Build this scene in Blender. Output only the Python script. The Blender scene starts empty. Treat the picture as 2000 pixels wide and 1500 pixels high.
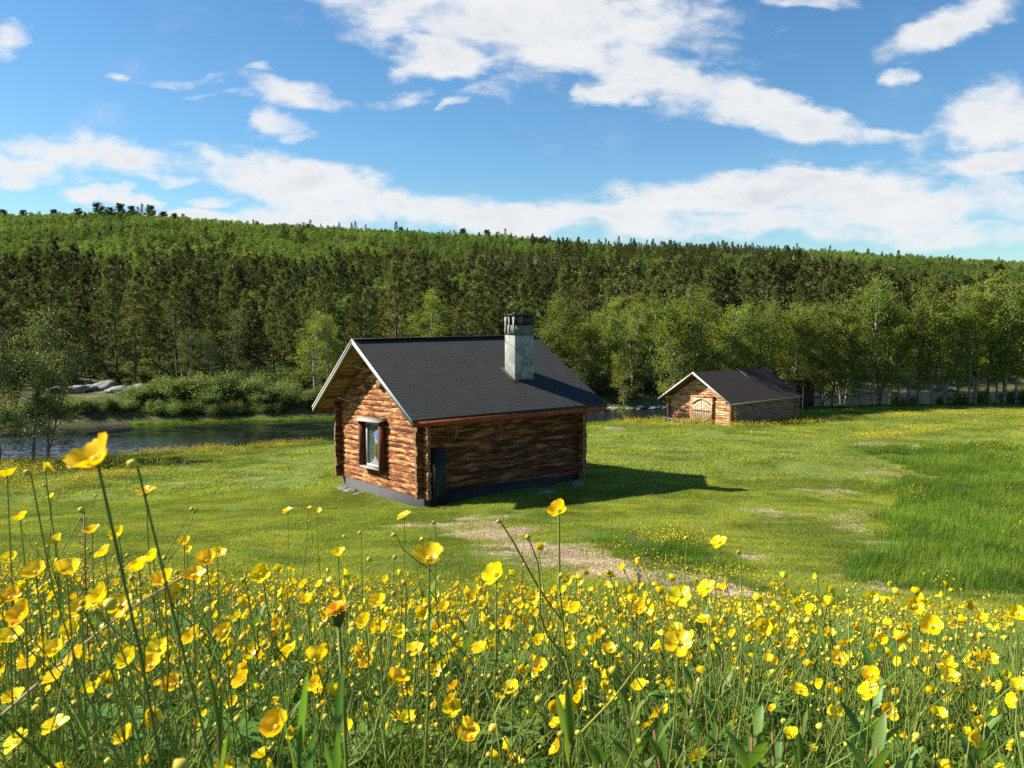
import bpy, math, random
import numpy as np
from mathutils import Vector, Matrix
R = math.radians
rng = np.random.default_rng(7)
random.seed(7)
sc = bpy.context.scene
C = sc.collection

# ------------------------------------------------------------------ camera, light, exposure
F, PITCH = 1620.0, math.atan(150 / 1620.0)
cam = bpy.data.objects.new('camera', bpy.data.cameras.new('camera'))
C.objects.link(cam)
cam.location = (0, 0, 0)
cam.rotation_euler = (math.pi / 2 - PITCH, 0, 0)
cam.data.sensor_width = 36
cam.data.lens = F / 2000 * 36
cam.data.clip_start = 0.02
cam.data.clip_end = 5000
cam.data.dof.use_dof = True
cam.data.dof.focus_distance = 9.0
cam.data.dof.aperture_fstop = 24
sc.camera = cam
sc.view_settings.view_transform = 'Standard'
sc.view_settings.look = 'None'
sc.view_settings.exposure = 1.25
sc.cycles.max_bounces = 6
sc.cycles.diffuse_bounces = 2
sc.cycles.glossy_bounces = 2
sc.cycles.transmission_bounces = 4
sc.cycles.transparent_max_bounces = 4
sc.cycles.use_denoising = False
sc.cycles.caustics_reflective = False
sc.cycles.caustics_refractive = False

SUN_H = Vector((-0.993, 0.116, 0)).normalized()
SUN_EL = R(39)
SUNV = Vector((SUN_H.x * math.cos(SUN_EL), SUN_H.y * math.cos(SUN_EL), math.sin(SUN_EL)))
sun = bpy.data.objects.new('sun', bpy.data.lights.new('sun', 'SUN'))
C.objects.link(sun)
sun.data.energy = 5.0
sun.data.angle = R(0.5)
sun.data.color = (1.0, 0.93, 0.80)
sun.rotation_euler = SUNV.to_track_quat('Z', 'Y').to_euler()
sun.location = SUNV * 50


def ray(x, y):
    a, b = (x - 1000) / F, (750 - y) / F
    return np.array([a, math.cos(PITCH) + b * math.sin(PITCH), -math.sin(PITCH) + b * math.cos(PITCH)])


def uw(x, y):
    d = ray(x, y)
    return d[0] / d[1], d[2] / d[1]


# ------------------------------------------------------------------ node helper
class NT:
    def __init__(s, nt):
        s.nt = nt

    def n(s, typ, ins=None, **kw):
        nd = s.nt.nodes.new(typ)
        for k, v in kw.items():
            setattr(nd, k, v)
        for k, v in (ins or {}).items():
            s.set(nd.inputs[k], v)
        return nd

    def set(s, sock, v):
        if isinstance(v, bpy.types.NodeSocket):
            s.nt.links.new(v, sock)
        elif isinstance(v, bpy.types.Node):
            s.nt.links.new(v.outputs[0], sock)
        else:
            if hasattr(sock.default_value, '__len__') and hasattr(v, '__len__'):
                if len(sock.default_value) == 4 and len(v) == 3:
                    v = (*v, 1)
            sock.default_value = v

    def math(s, op, a, b=0.0, clamp=False):
        nd = s.nt.nodes.new('ShaderNodeMath')
        nd.operation = op
        nd.use_clamp = clamp
        s.set(nd.inputs[0], a)
        s.set(nd.inputs[1], b)
        return nd.outputs[0]

    def mix(s, f, a, b, blend='MIX'):
        nd = s.nt.nodes.new('ShaderNodeMix')
        nd.data_type = 'RGBA'
        nd.blend_type = blend
        s.set(nd.inputs[0], f)
        s.set(nd.inputs[6], a)
        s.set(nd.inputs[7], b)
        return nd.outputs[2]

    def step(s, v, a, b, lo=0.0, hi=1.0, smooth=True):
        nd = s.nt.nodes.new('ShaderNodeMapRange')
        nd.interpolation_type = 'SMOOTHSTEP' if smooth else 'LINEAR'
        s.set(nd.inputs['Value'], v)
        for k, q in (('From Min', a), ('From Max', b), ('To Min', lo), ('To Max', hi)):
            nd.inputs[k].default_value = q
        return nd.outputs[0]

    def noise(s, vec, scale, detail=4, rough=0.55, color=False, dist=0.0):
        nd = s.nt.nodes.new('ShaderNodeTexNoise')
        s.set(nd.inputs['Vector'], vec)
        nd.inputs['Scale'].default_value = scale
        nd.inputs['Detail'].default_value = detail
        nd.inputs['Roughness'].default_value = rough
        nd.inputs['Distortion'].default_value = dist
        return nd.outputs[1 if color else 0]

    def mapping(s, vec, loc=(0, 0, 0), rot=(0, 0, 0), scale=(1, 1, 1), typ='POINT'):
        nd = s.nt.nodes.new('ShaderNodeMapping')
        nd.vector_type = typ
        s.set(nd.inputs[0], vec)
        nd.inputs[1].default_value = loc
        nd.inputs[2].default_value = rot
        nd.inputs[3].default_value = scale
        return nd.outputs[0]


# ------------------------------------------------------------------ world: Nishita sky with real-direction clouds
world = bpy.data.worlds.new('World')
sc.world = world
world.use_nodes = True
wt = world.node_tree
wt.nodes.clear()
W = NT(wt)
sky = W.n('ShaderNodeTexSky', sky_type='NISHITA', sun_disc=False)
sky.sun_elevation = SUN_EL
sky.sun_rotation = math.atan2(SUN_H.x, SUN_H.y)
sky.altitude = 200
sky.air_density = 1.0
sky.dust_density = 0.4
sky.ozone_density = 2.0
tc = W.n('ShaderNodeTexCoord')
sep = W.n('ShaderNodeSeparateXYZ', {0: tc.outputs['Generated']})
yy = W.math('MAXIMUM', W.math('ABSOLUTE', sep.outputs[1]), 0.12)
cu = W.math('DIVIDE', sep.outputs[0], yy)
cw = W.math('DIVIDE', sep.outputs[2], yy)
uv0 = W.n('ShaderNodeCombineXYZ', {0: cu, 1: cw, 2: 0.0}).outputs[0]
uvn = W.mapping(uv0, rot=(0, 0, R(12)), scale=(1, 2.1, 1))
wv = W.noise(uvn, 4.5, 3, 0.55, color=True)
wv2 = W.noise(uvn, 17, 4, 0.65, color=True)
warp = W.n('ShaderNodeVectorMath', {0: wv, 1: (0.5, 0.5, 0.5)}, operation='SUBTRACT').outputs[0]
warp = W.n('ShaderNodeVectorMath', {0: warp, 1: (0.20, 0.075, 0)}, operation='MULTIPLY').outputs[0]
warp2 = W.n('ShaderNodeVectorMath', {0: wv2, 1: (0.5, 0.5, 0.5)}, operation='SUBTRACT').outputs[0]
warp2 = W.n('ShaderNodeVectorMath', {0: warp2, 1: (0.06, 0.028, 0)}, operation='MULTIPLY').outputs[0]
uvw = W.n('ShaderNodeVectorMath', {0: uv0, 1: warp}, operation='ADD').outputs[0]
uvw = W.n('ShaderNodeVectorMath', {0: uvw, 1: warp2}, operation='ADD').outputs[0]
CLOUDS = [  # direction given as px, py of the survey image; rx, ry, angle, weight
    (1030, 20, 400, 85, -4, 1.0), (890, 105, 110, 45, -6, 1.0), (1180, 110, 260, 75, -14, 1.0),
    (1400, 180, 260, 48, -16, 1.0), (1580, 232, 210, 36, -7, 1.0), (1720, 245, 90, 18, -4, .8),
    (1190, 195, 75, 24, 4, 1.0), (790, 183, 95, 16, 14, .62), (1010, 180, 140, 38, 0, .55),
    (560, 182, 150, 30, -8, .75), (540, 240, 60, 38, -35, .85), (560, 275, 55, 20, 0, .7),
    (185, 312, 190, 42, -5, 1.0), (20, 328, 90, 28, 0, 1.0), (190, 380, 125, 17, -6, .95), (330, 352, 70, 11, 0, .7),
    (430, 325, 60, 22, -30, .9), (590, 372, 220, 46, -14, 1.05), (790, 412, 200, 38, -6, 1.0), (640, 415, 160, 45, 0, 1.0),
    (980, 435, 240, 25, -2, 1.0), (410, 395, 90, 15, 0, .8), (380, 430, 190, 22, 0, 1.0), (60, 415, 170, 15, 0, .9),
    (1240, 410, 260, 34, 7, 1.05), (1500, 372, 330, 50, 3, 1.05), (1750, 395, 330, 75, 0, 1.0), (1400, 440, 300, 40, 0, .9),
    (1930, 235, 120, 66, 10, 1.0), (1940, 310, 140, 32, 0, .9), (1890, 40, 120, 42, 22, 1.0), (1785, 130, 58, 22, 10, .9),
    (10, 62, 48, 34, 0, .85), (265, 140, 40, 12, 0, .55), (480, 135, 28, 10, 0, .55), (370, 152, 60, 13, 0, .55),
    (1550, 5, 120, 16, 0, .75), (1800, 460, 320, 30, 0, .85), (1640, 300, 80, 10, 0, .2), (1570, 345, 200, 18, 0, 1.0),
    (440, 182, 70, 10, 4, .6), (870, 205, 30, 10, 20, .55)]
cov = None
for (px, py, rx, ry, ang, wgt) in CLOUDS:
    u_, w_ = uw(px, py)
    mp = W.mapping(uvw, loc=(u_, w_, 0), rot=(0, 0, R(ang)), scale=(rx * 1.45 / F, ry * 1.45 / F, 1), typ='TEXTURE')
    ln = W.n('ShaderNodeVectorMath', {0: mp}, operation='LENGTH').outputs['Value']
    m = W.step(ln, 0.15, 1.15, wgt, 0.0)
    cov = m if cov is None else W.math('MAXIMUM', cov, m)
fb = W.noise(W.mapping(uv0, rot=(0, 0, R(14)), scale=(1, 1.9, 1)), 15, 7, 0.62, dist=0.3)
fb2 = W.noise(W.mapping(uv0, loc=(3, 1, 0), rot=(0, 0, R(-14)), scale=(1, 2.4, 1)), 5.5, 5, 0.6)
den = W.math('ADD', cov, W.math('MULTIPLY', W.math('SUBTRACT', fb, 0.5), 1.5))
dens = W.step(den, 0.28, 0.98)
wisp = W.math('MULTIPLY', W.step(fb2, 0.5, 0.78), W.step(fb, 0.35, 0.75, 0, 0.22))
dens = W.math('MAXIMUM', dens, wisp)
# behind the camera: same look by general noise
dens = W.math('MULTIPLY', dens, 0.97)
shade = W.step(W.noise(W.mapping(uvw, loc=(0, 0.02, 0), scale=(1, 3.4, 1)), 7.5, 5, 0.6), 0.33, 0.66)
thick = W.step(den, 0.7, 1.6)
ccol = W.mix(W.math('MULTIPLY', W.math('SUBTRACT', 1.0, shade), W.math('MULTIPLY', thick, 1.0)), (0.375, 0.380, 0.386), (0.245, 0.262, 0.298))
skyc = W.n('ShaderNodeHueSaturation', {'Saturation': 1.16, 'Value': 0.060, 'Color': sky.outputs[0]}).outputs[0]
skyc = W.mix(1.0, skyc, (0.74, 0.96, 1.04), 'MULTIPLY')
skyS = W.mix(1.0, skyc, (10.0, 10.0, 10.0), 'MULTIPLY')
final = W.mix(dens, skyS, W.mix(1.0, ccol, (10.0, 10.0, 10.0), 'MULTIPLY'))
bg = W.n('ShaderNodeBackground', {'Color': final, 'Strength': 0.1})
W.n('ShaderNodeOutputWorld', {'Surface': bg.outputs[0]})


# ------------------------------------------------------------------ value noise in numpy
def _h(ix, iy, seed):
    n = (ix.astype(np.int64) * 374761393 + iy.astype(np.int64) * 668265263 + seed * 1442695041) & 0xFFFFFFFF
    n = ((n ^ (n >> 13)) * 1274126177) & 0xFFFFFFFF
    return ((n ^ (n >> 16)) & 0xFFFF) / 65535.0


def vnoise(x, y, seed=0):
    x = np.asarray(x, float); y = np.asarray(y, float)
    ix, iy = np.floor(x), np.floor(y)
    fx, fy = x - ix, y - iy
    fx = fx * fx * (3 - 2 * fx); fy = fy * fy * (3 - 2 * fy)
    a, b = _h(ix, iy, seed), _h(ix + 1, iy, seed)
    c, d = _h(ix, iy + 1, seed), _h(ix + 1, iy + 1, seed)
    return (a + (b - a) * fx) * (1 - fy) + (c + (d - c) * fx) * fy - 0.5


def fbm(x, y, seed=0, o=4):
    s, a = 0, 1.0
    for k in range(o):
        s = s + a * vnoise(x * 2 ** k, y * 2 ** k, seed + k)
        a *= 0.5
    return s


def sstep(v, a, b):
    t = np.clip((v - a) / (b - a), 0, 1)
    return t * t * (3 - 2 * t)


# ------------------------------------------------------------------ terrain function
CP = []
for X in (-25, -8, 0, 8, 25):
    for Y, z in ((-14, 1.6), (-6, .1), (0, -.74), (2, -1.18), (4, -1.92), (6, -2.55), (8.5, -3.25), (12, -4.1)):
        CP.append((X, Y, z - 0.058 * np.clip(X, -5, 6) * min(1, max(0, Y - .5) / 7) - .10 * min(1, max(0, Y - 2) / 4)))
CP += [(-4, 15, -4.68), (4, 15, -4.85), (12, 15, -4.95), (-12, 16, -4.7), (0, 18, -5.1), (-8, 20, -5.45), (9, 19, -5.15), (16, 20, -5.4),
       (-2.44, 22.6, -5.53), (-5.75, 27.5, -6.0), (2.2, 25.7, -5.42), (-1.1, 30.6, -5.95), (5, 23, -5.45), (7.5, 26, -5.62), (3.5, 28.5, -5.65),
       (-13, 27, -6.35), (-20, 26, -6.5), (-12, 35, -6.85), (-8, 38, -6.9), (-24, 36, -7.15), (-17, 40, -7.25), (-9.4, 43.5, -7.25), (-30, 30, -6.8), (-45, 30, -7.3),
       (6.4, 45, -6.85), (6.4, 51, -7.2), (12.9, 48, -6.91), (9.9, 51.2, -7.2), (18, 52.2, -7.22), (21, 58.5, -7.25), (14, 36, -6.25), (25, 35, -6.25),
       (20, 27, -5.9), (30, 45, -6.75), (40, 55, -7.1), (37, 60, -7.15), (28, 60, -7.2), (55, 55, -7.1), (50, 35, -6.3), (-50, 10, -4.5), (50, 10, -4.4)]
CP = np.array(CP)


def _U(r2):
    return r2 * np.log(r2 + 1e-9) * 0.5


_n = len(CP)
_K = _U(((CP[:, None, :2] - CP[None, :, :2]) ** 2).sum(2)) + np.eye(_n) * 0.25
_P = np.c_[np.ones(_n), CP[:, :2]]
_A = np.block([[_K, _P], [_P.T, np.zeros((3, 3))]])
_S = np.linalg.solve(_A, np.r_[CP[:, 2], 0, 0, 0])


def tps(x, y):
    sh = x.shape
    x, y = x.ravel(), y.ravel()
    out = np.empty(len(x))
    for i in range(0, len(x), 40000):
        xs, ys = x[i:i + 40000], y[i:i + 40000]
        r2 = (xs[:, None] - CP[None, :, 0]) ** 2 + (ys[:, None] - CP[None, :, 1]) ** 2
        out[i:i + 40000] = _U(r2) @ _S[:_n] + _S[_n] + _S[_n + 1] * xs + _S[_n + 2] * ys
    return out.reshape(sh)


WATER = -8.05
NX, NY = np.array([-200, -60, -24, -17.9, -9.4, 0, 6.4, 10, 16, 22, 30, 37.4, 60, 200]), np.array([20, 31, 39, 41.7, 45, 49, 52.3, 54, 57.5, 60.3, 61.5, 62.3, 65, 75])
FX, FY = np.array([-200, -60, -32.6, -25.7, -13.9, 0, 8.1, 11.8, 20, 33, 49, 80, 200]), np.array([44, 49, 53.5, 56.3, 59.2, 63, 65.3, 66, 70, 77, 79.5, 84, 92])
ynear = lambda x: np.interp(x, NX, NY) + 0.5 * vnoise(x * .35, x * 0, 3)
yfar = lambda x: np.interp(x, FX, FY) + 0.9 * vnoise(x * .3, x * 0, 9)
_cr = np.array([(0, 426), (120, 424), (250, 422), (350, 432), (500, 442), (700, 452), (900, 458), (1000, 463), (1200, 474), (1500, 480), (1650, 488), (1850, 500), (2000, 508)])
_cru = np.array([uw(a, b) for a, b in _cr])
S0 = np.array([0, .07, .15, .28, .45, .7, .88, 1.0])
R0 = np.array([-.093, -.060, -.034, -.004, .034, .074, .093, .1])
YC = 540.0


def field(x, y):
    xc, yc = np.clip(x, -60, 60), np.clip(y, -14, 64)
    z = tps(xc, yc)
    d = np.hypot(x, y)
    amp = sstep(d, 3, 14) * (1 - .6 * sstep(d, 40, 60))
    return z + 0.16 * amp * fbm(x * .28, y * .28, 21, 3) + 0.03 * fbm(x * 1.6, y * 1.6, 5, 2) * sstep(d, 1, 4)


def height(x, y):
    x = np.asarray(x, float); y = np.asarray(y, float)
    f = field(x, y)
    yn, yf = ynear(x), yfar(x)
    bank = sstep(y, yn - 0.9, yn + 1.3)
    z = f * (1 - bank) + (-9.1) * bank
    t = sstep(y, yf - 1.3, yf + 0.6)
    yr = np.maximum(y - yf, 0)
    Y = 66 + yr
    u = np.clip(x / np.maximum(y, 1), -.85, .85)
    cr = np.interp(u, _cru[:, 0], _cru[:, 1]) - 0.011
    k = (cr + .093) / (.1 + .093)
    s = np.clip((Y - 66) / (YC - 66), 0, 1)
    rr = -.093 + (np.interp(s, S0, R0) + .093) * k
    hill = Y * rr + sstep(Y, 85, 200) * 8.0 * fbm(x / 45, Y / 45, 31, 3) * (1 - .8 * sstep(Y, 380, 520)) + .5 * fbm(x / 5, Y / 5, 33, 3)
    hill = np.where(Y > YC, YC * rr + (Y - YC) * .02, hill)
    bankz = -7.9 + 1.35 * sstep(yr, 0.2, 5)
    b = sstep(yr, 4, 14)
    hill = bankz * (1 - b) + np.maximum(hill, -7.0) * b
    z = z * (1 - t) + hill * t
    return z


def hz(x, y):
    return float(height(np.array([x]), np.array([y]))[0])


# ------------------------------------------------------------------ mesh helpers
def mk(name, V, faces, mats, attrs=None, smooth=False, midx=None):
    """faces: list of int arrays (n,k)"""
    me = bpy.data.meshes.new(name)
    V = np.asarray(V, np.float32)
    me.vertices.add(len(V))
    me.vertices.foreach_set('co', V.ravel())
    faces = [np.asarray(f, np.int32) for f in faces if len(f)]
    li = np.concatenate([f.ravel() for f in faces])
    tot = np.concatenate([np.full(len(f), f.shape[1], np.int32) for f in faces])
    st = np.r_[0, np.cumsum(tot)[:-1]].astype(np.int32)
    me.loops.add(len(li))
    me.loops.foreach_set('vertex_index', li)
    me.polygons.add(len(tot))
    me.polygons.foreach_set('loop_start', st)
    me.polygons.foreach_set('loop_total', tot)
    for m in (mats if isinstance(mats, (list, tuple)) else [mats]):
        me.materials.append(m)
    if midx is not None:
        me.polygons.foreach_set('material_index', np.asarray(midx, np.int32))
    if smooth:
        me.polygons.foreach_set('use_smooth', np.ones(len(tot), bool))
    for k, a in (attrs or {}).items():
        a = np.asarray(a, np.float32)
        if a.ndim == 1:
            at = me.attributes.new(k, 'FLOAT', 'POINT'); at.data.foreach_set('value', a)
        else:
            at = me.attributes.new(k, 'FLOAT_VECTOR', 'POINT'); at.data.foreach_set('vector', a.ravel())
    me.update(calc_edges=True)
    return me


class Geo:
    """collects geometry pieces with a material slot and a per-vertex value v and vector lg"""
    def __init__(s):
        s.V, s.F, s.v, s.lg, s.nv = [], [], [], [], 0

    def add(s, V, faces, mat=0, v=0.5, lg=None):
        V = np.asarray(V, float)
        s.V.append(V)
        for f in faces:
            f = np.asarray(f, int)
            if len(f):
                s.F.append((f + s.nv, mat))
        s.v.append(np.full(len(V), v) if np.isscalar(v) else np.asarray(v))
        s.lg.append(np.zeros((len(V), 3)) if lg is None else np.asarray(lg))
        s.nv += len(V)

    def merge(s, o, mat=0, M=None, off=(0, 0, 0)):
        V = np.concatenate(o.V)
        if M is not None:
            V = V @ np.asarray(M).T
        V = V + np.asarray(off)
        base = s.nv
        s.V.append(V); s.v.append(np.concatenate(o.v)); s.lg.append(np.concatenate(o.lg))
        for f, m in o.F:
            s.F.append((f + base, m + mat))
        s.nv += len(V)

    def box(s, c, d, M=None, mat=0, v=0.5):
        x, y, z = np.asarray(d) / 2
        V = np.array([[a * x, b * y, g * z] for a in (-1, 1) for b in (-1, 1) for g in (-1, 1)])
        if M is not None:
            V = V @ np.asarray(M).T
        V = V + np.asarray(c)
        Fq = [[0, 1, 3, 2], [4, 6, 7, 5], [0, 4, 5, 1], [2, 3, 7, 6], [0, 2, 6, 4], [1, 5, 7, 3]]
        L = V - np.asarray(c)
        s.add(V, [Fq], mat, v, lg=L * 1.0 + np.array([0, 0, s.nv * .37]))

    def prism(s, poly, d, mat=0):
        """poly: (n,3) planar polygon, extruded by vector d"""
        P = np.asarray(poly, float); n = len(P)
        V = np.r_[P, P + np.asarray(d)]
        s.add(V, [[list(range(n))], [list(range(2 * n - 1, n - 1, -1))], [[i, i + n, (i + 1) % n + n, (i + 1) % n] for i in range(n)]], mat, lg=V)

    def tube(s, pts, rad, sides=6, mat=0, v=0.5, cap=True):
        P = np.asarray(pts, float); n = len(P)
        rad = np.full(n, rad) if np.isscalar(rad) else np.asarray(rad)
        T = np.gradient(P, axis=0); T /= np.linalg.norm(T, axis=1)[:, None] + 1e-9
        ref = np.array([0, 0, 1.]) if abs(T[0, 2]) < .9 else np.array([1., 0, 0])
        A = np.cross(T, ref); A /= np.linalg.norm(A, axis=1)[:, None] + 1e-9
        B = np.cross(T, A)
        th = np.arange(sides) * 2 * math.pi / sides
        V = (P[:, None] + rad[:, None, None] * (A[:, None] * np.cos(th)[None, :, None] + B[:, None] * np.sin(th)[None, :, None])).reshape(-1, 3)
        i, j = np.meshgrid(np.arange(n - 1), np.arange(sides), indexing='ij')
        q = np.stack([i * sides + j, i * sides + (j + 1) % sides, (i + 1) * sides + (j + 1) % sides, (i + 1) * sides + j], -1).reshape(-1, 4)
        fs = [q]
        if cap:
            fs += [[list(range(sides - 1, -1, -1))], [list(range((n - 1) * sides, n * sides))]]
        s.add(V, fs, mat, v, lg=np.repeat(P, sides, 0))

    def mesh(s, name, mats, smooth=False, split=None):
        sizes = {}
        for f, m in s.F:
            sizes.setdefault(f.shape[1], []).append((f, m))
        fl, mi = [], []
        for k in sizes:
            fl.append(np.concatenate([f for f, m in sizes[k]]))
            mi.append(np.concatenate([np.full(len(f), m) for f, m in sizes[k]]))
        return mk(name, np.concatenate(s.V), fl, mats, {'v': np.concatenate(s.v), 'lg': np.concatenate(s.lg)}, smooth, np.concatenate(mi))


def obj(name, me, parent=None, loc=None, rotz=None, **props):
    o = bpy.data.objects.new(name, me)
    C.objects.link(o)
    if parent: o.parent = parent
    if loc is not None: o.location = loc
    if rotz is not None: o.rotation_euler = (0, 0, rotz)
    for k, v in props.items(): o[k] = v
    return o


def empty(name, loc, rotz=0, **props):
    return obj(name, None, None, loc, rotz, **props)


def copy_tree(src, loc, rotz=0, scale=1.0, tilt=(0, 0), **props):
    c = src.copy(); C.objects.link(c)
    c.location = loc; c.rotation_euler = (tilt[0], tilt[1], rotz); c.scale = (scale,) * 3
    for k, v in props.items(): c[k] = v
    for ch in src.children:
        d = ch.copy(); C.objects.link(d); d.parent = c
        for g in ch.children:
            h = g.copy(); C.objects.link(h); h.parent = d
    return c


# ------------------------------------------------------------------ materials
def newmat(name):
    m = bpy.data.materials.new(name); m.use_nodes = True
    m.node_tree.nodes.clear()
    return m, NT(m.node_tree)


def finish(T, col, rough=0.8, bump=None, bstr=0.3, bdist=0.02, spec=0.3, trans=0.0, metal=0.0, tcol=None, coat=0):
    b = T.n('ShaderNodeBsdfPrincipled', {'Base Color': col, 'Roughness': rough, 'Specular IOR Level': spec, 'Metallic': metal})
    if bump is not None:
        bp = T.n('ShaderNodeBump', {'Strength': bstr, 'Distance': bdist, 'Height': bump})
        T.set(b.inputs['Normal'], bp.outputs[0])
    out = b.outputs[0]
    if trans > 0:
        t = T.n('ShaderNodeBsdfTranslucent', {'Color': tcol if tcol is not None else col})
        mx = T.n('ShaderNodeMixShader', {0: trans, 1: out, 2: t.outputs[0]})
        out = mx.outputs[0]
    T.n('ShaderNodeOutputMaterial', {'Surface': out})


def simple(name, col, rough=.8, var=.15, scale=8, spec=.3, metal=0):
    m, T = newmat(name)
    tc = T.n('ShaderNodeTexCoord').outputs['Object']
    n = T.noise(tc, scale, 5)
    c = T.mix(n, [x * (1 - var) for x in col], [x * (1 + var) for x in col])
    finish(T, c, rough, bump=n, bstr=.15, spec=spec, metal=metal)
    return m


def leafmat(name, c1, c2, rough=.5, trans=.35, tc=None, rnd=.25, wscale=0.0, spec=.2, hue=.5, streak=False):
    """foliage: colour varies per leaf (attribute v), per plant (Object Info random)"""
    m, T = newmat(name)
    at = T.n('ShaderNodeAttribute', attribute_name='v').outputs['Fac']
    oi = T.n('ShaderNodeObjectInfo').outputs['Random']
    c = T.mix(at, c1, c2)
    val = T.step(oi, 0, 1, 1 - rnd, 1 + rnd, smooth=False)
    hv = T.n('ShaderNodeHueSaturation', {'Hue': hue, 'Value': val, 'Color': c})
    T.set(hv.inputs['Hue'], T.step(T.math('FRACT', T.math('MULTIPLY', oi, 7.31)), 0, 1, hue - .018, hue + .018, smooth=False))
    c = hv.outputs[0]
    if wscale:
        g = T.n('ShaderNodeNewGeometry').outputs['Position']
        nn = T.noise(g, wscale, 4)
        c = T.mix(1.0, c, T.mix(T.step(nn, .34, .66), (.66, .72, .7), (1.32, 1.22, 1.1)), 'MULTIPLY')
        if streak:
            n2 = T.noise(T.mapping(g, rot=(0, 0, R(28)), scale=(.55, 3.0, 1)), 1.0, 5, .65)
            c = T.mix(1.0, c, T.mix(T.step(n2, .34, .66), (.86, .90, .86), (1.22, 1.16, 1.1)), 'MULTIPLY')
            n3 = T.noise(g, 1.4, 5, .7)
            c = T.mix(T.step(n3, .56, .76, 0, .35), c, (.30, .26, .11))
    tcol = T.mix(1.0, c, tc or (1.5, 1.6, .7), 'MULTIPLY')
    finish(T, c, rough, trans=trans, tcol=tcol, spec=spec)
    return m


M = {}
M['birch_leaf'] = leafmat('birch_leaf', (.095, .130, .018), (.24, .270, .048), spec=.12, trans=.42, rnd=.22)
M['birch_leaf_far'] = leafmat('birch_leaf_far', (.085, .142, .026), (.195, .260, .058), spec=.12, trans=.35, rnd=.22, wscale=.02)
M['dark_leaf'] = leafmat('dark_leaf', (.06, .085, .02), (.14, .17, .05), trans=.32, rnd=.15)
M['willow_leaf'] = leafmat('willow_leaf', (.095, .14, .035), (.20, .24, .07), trans=.35, rnd=.2)
M['pine_leaf'] = leafmat('pine_leaf', (.068, .092, .022), (.195, .195, .052), rough=.6, spec=.1, trans=.2, rnd=.42, tc=(1.2, 1.2, .7))
M['pine_leaf_far'] = leafmat('pine_leaf_far', (.048, .068, .020), (.135, .145, .042), rough=.6, spec=.1, trans=.2, rnd=.48, tc=(1.2, 1.2, .7), wscale=.025)
M['grass'] = leafmat('grass', (.060, .115, .014), (.18, .245, .038), rough=.6, spec=.12, trans=.38, rnd=.25, wscale=.8)
M['tall_grass'] = leafmat('tall_grass', (.075, .150, .016), (.18, .26, .035), rough=.6, spec=.12, trans=.38, rnd=.2, wscale=.5)
M['lawn'] = leafmat('lawn', (.145, .195, .024), (.300, .335, .060), rough=.6, spec=.1, trans=.30, rnd=.16, wscale=.45, streak=True)
M['straw'] = leafmat('straw', (.28, .20, .10), (.66, .54, .34), rough=.6, trans=.15, rnd=.2, tc=(1, 1, 1))
M['stem'] = leafmat('stem', (.15, .22, .035), (.24, .28, .07), rough=.6, spec=.12, trans=.15, rnd=.2)
M['stem_red'] = leafmat('stem_red', (.18, .09, .05), (.24, .12, .06), rough=.5, trans=.05, rnd=.2)
M['broad_leaf'] = leafmat('broad_leaf', (.075, .155, .022), (.15, .24, .045), rough=.45, trans=.38, rnd=.15, spec=.25)
M['petal'] = leafmat('petal', (.90, .60, .003), (.94, .74, .008), rough=.27, trans=.38, rnd=.06, tc=(1.0, .92, .5), spec=.5)
M['anther'] = leafmat('anther', (.72, .42, .02), (.62, .60, .06), rough=.6, trans=.1, rnd=.1, tc=(1, 1, 1))
M['bud'] = leafmat('bud', (.40, .42, .07), (.66, .52, .05), rough=.5, trans=.2, rnd=.25, tc=(1, 1, .8))
M['hawk'] = leafmat('hawk', (.88, .46, .008), (.92, .60, .012), rough=.5, trans=.3, rnd=.05, tc=(1, .9, .5))
M['foundation'] = simple('foundation', (.070, .071, .073), .9, .25, 3)
M['dark_panel'] = simple('dark_panel', (.018, .019, .017), .6, .2, 4)
M['white_paint'] = simple('white_paint', (.50, .50, .485), .55, .12, 6)
M['grey_board'] = simple('grey_board', (.27, .26, .25), .8, .3, 9)
M['curtain'] = simple('curtain', (.55, .55, .52), .9, .05, 4)
M['black_metal'] = simple('black_metal', (.012, .012, .013), .5, .2, 5)
M['inside'] = simple('inside', (.02, .018, .015), .9, .2, 5)
M['pale_stick'] = simple('pale_stick', (.5, .47, .42), .6, .1, 5)


def woodmat(name, cols, sx=1.5, sy=10, contrast=(.35, .65), rough=.75, glossy=.3):
    """weathered, part-peeled log: colour from along-the-grain noise in 'lg' = (along, around, id)"""
    m, T = newmat(name)
    lg = T.n('ShaderNodeAttribute', attribute_name='lg').outputs['Vector']
    a = T.noise(T.mapping(lg, scale=(sx, sy, 3.7)), 1.0, 6, .62, dist=.4)
    b = T.noise(T.mapping(lg, loc=(9, 3, 5), scale=(sx * 2.2, sy * .55, 3.7)), 1.0, 5, .65)
    g = T.noise(T.mapping(lg, loc=(1, 7, 2), scale=(sx * 4, sy * 6, 3.7)), 1.0, 5, .7)
    c = T.mix(T.step(a, *contrast), cols[0], cols[1])
    c = T.mix(T.step(b, .48, .64), c, cols[2])
    c = T.mix(T.step(g, .52, .80, 0, .75), c, cols[3])
    finish(T, c, rough, bump=T.math('ADD', T.math('MULTIPLY', a, .6), g), bstr=1.0, bdist=.022, spec=glossy)
    return m


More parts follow.
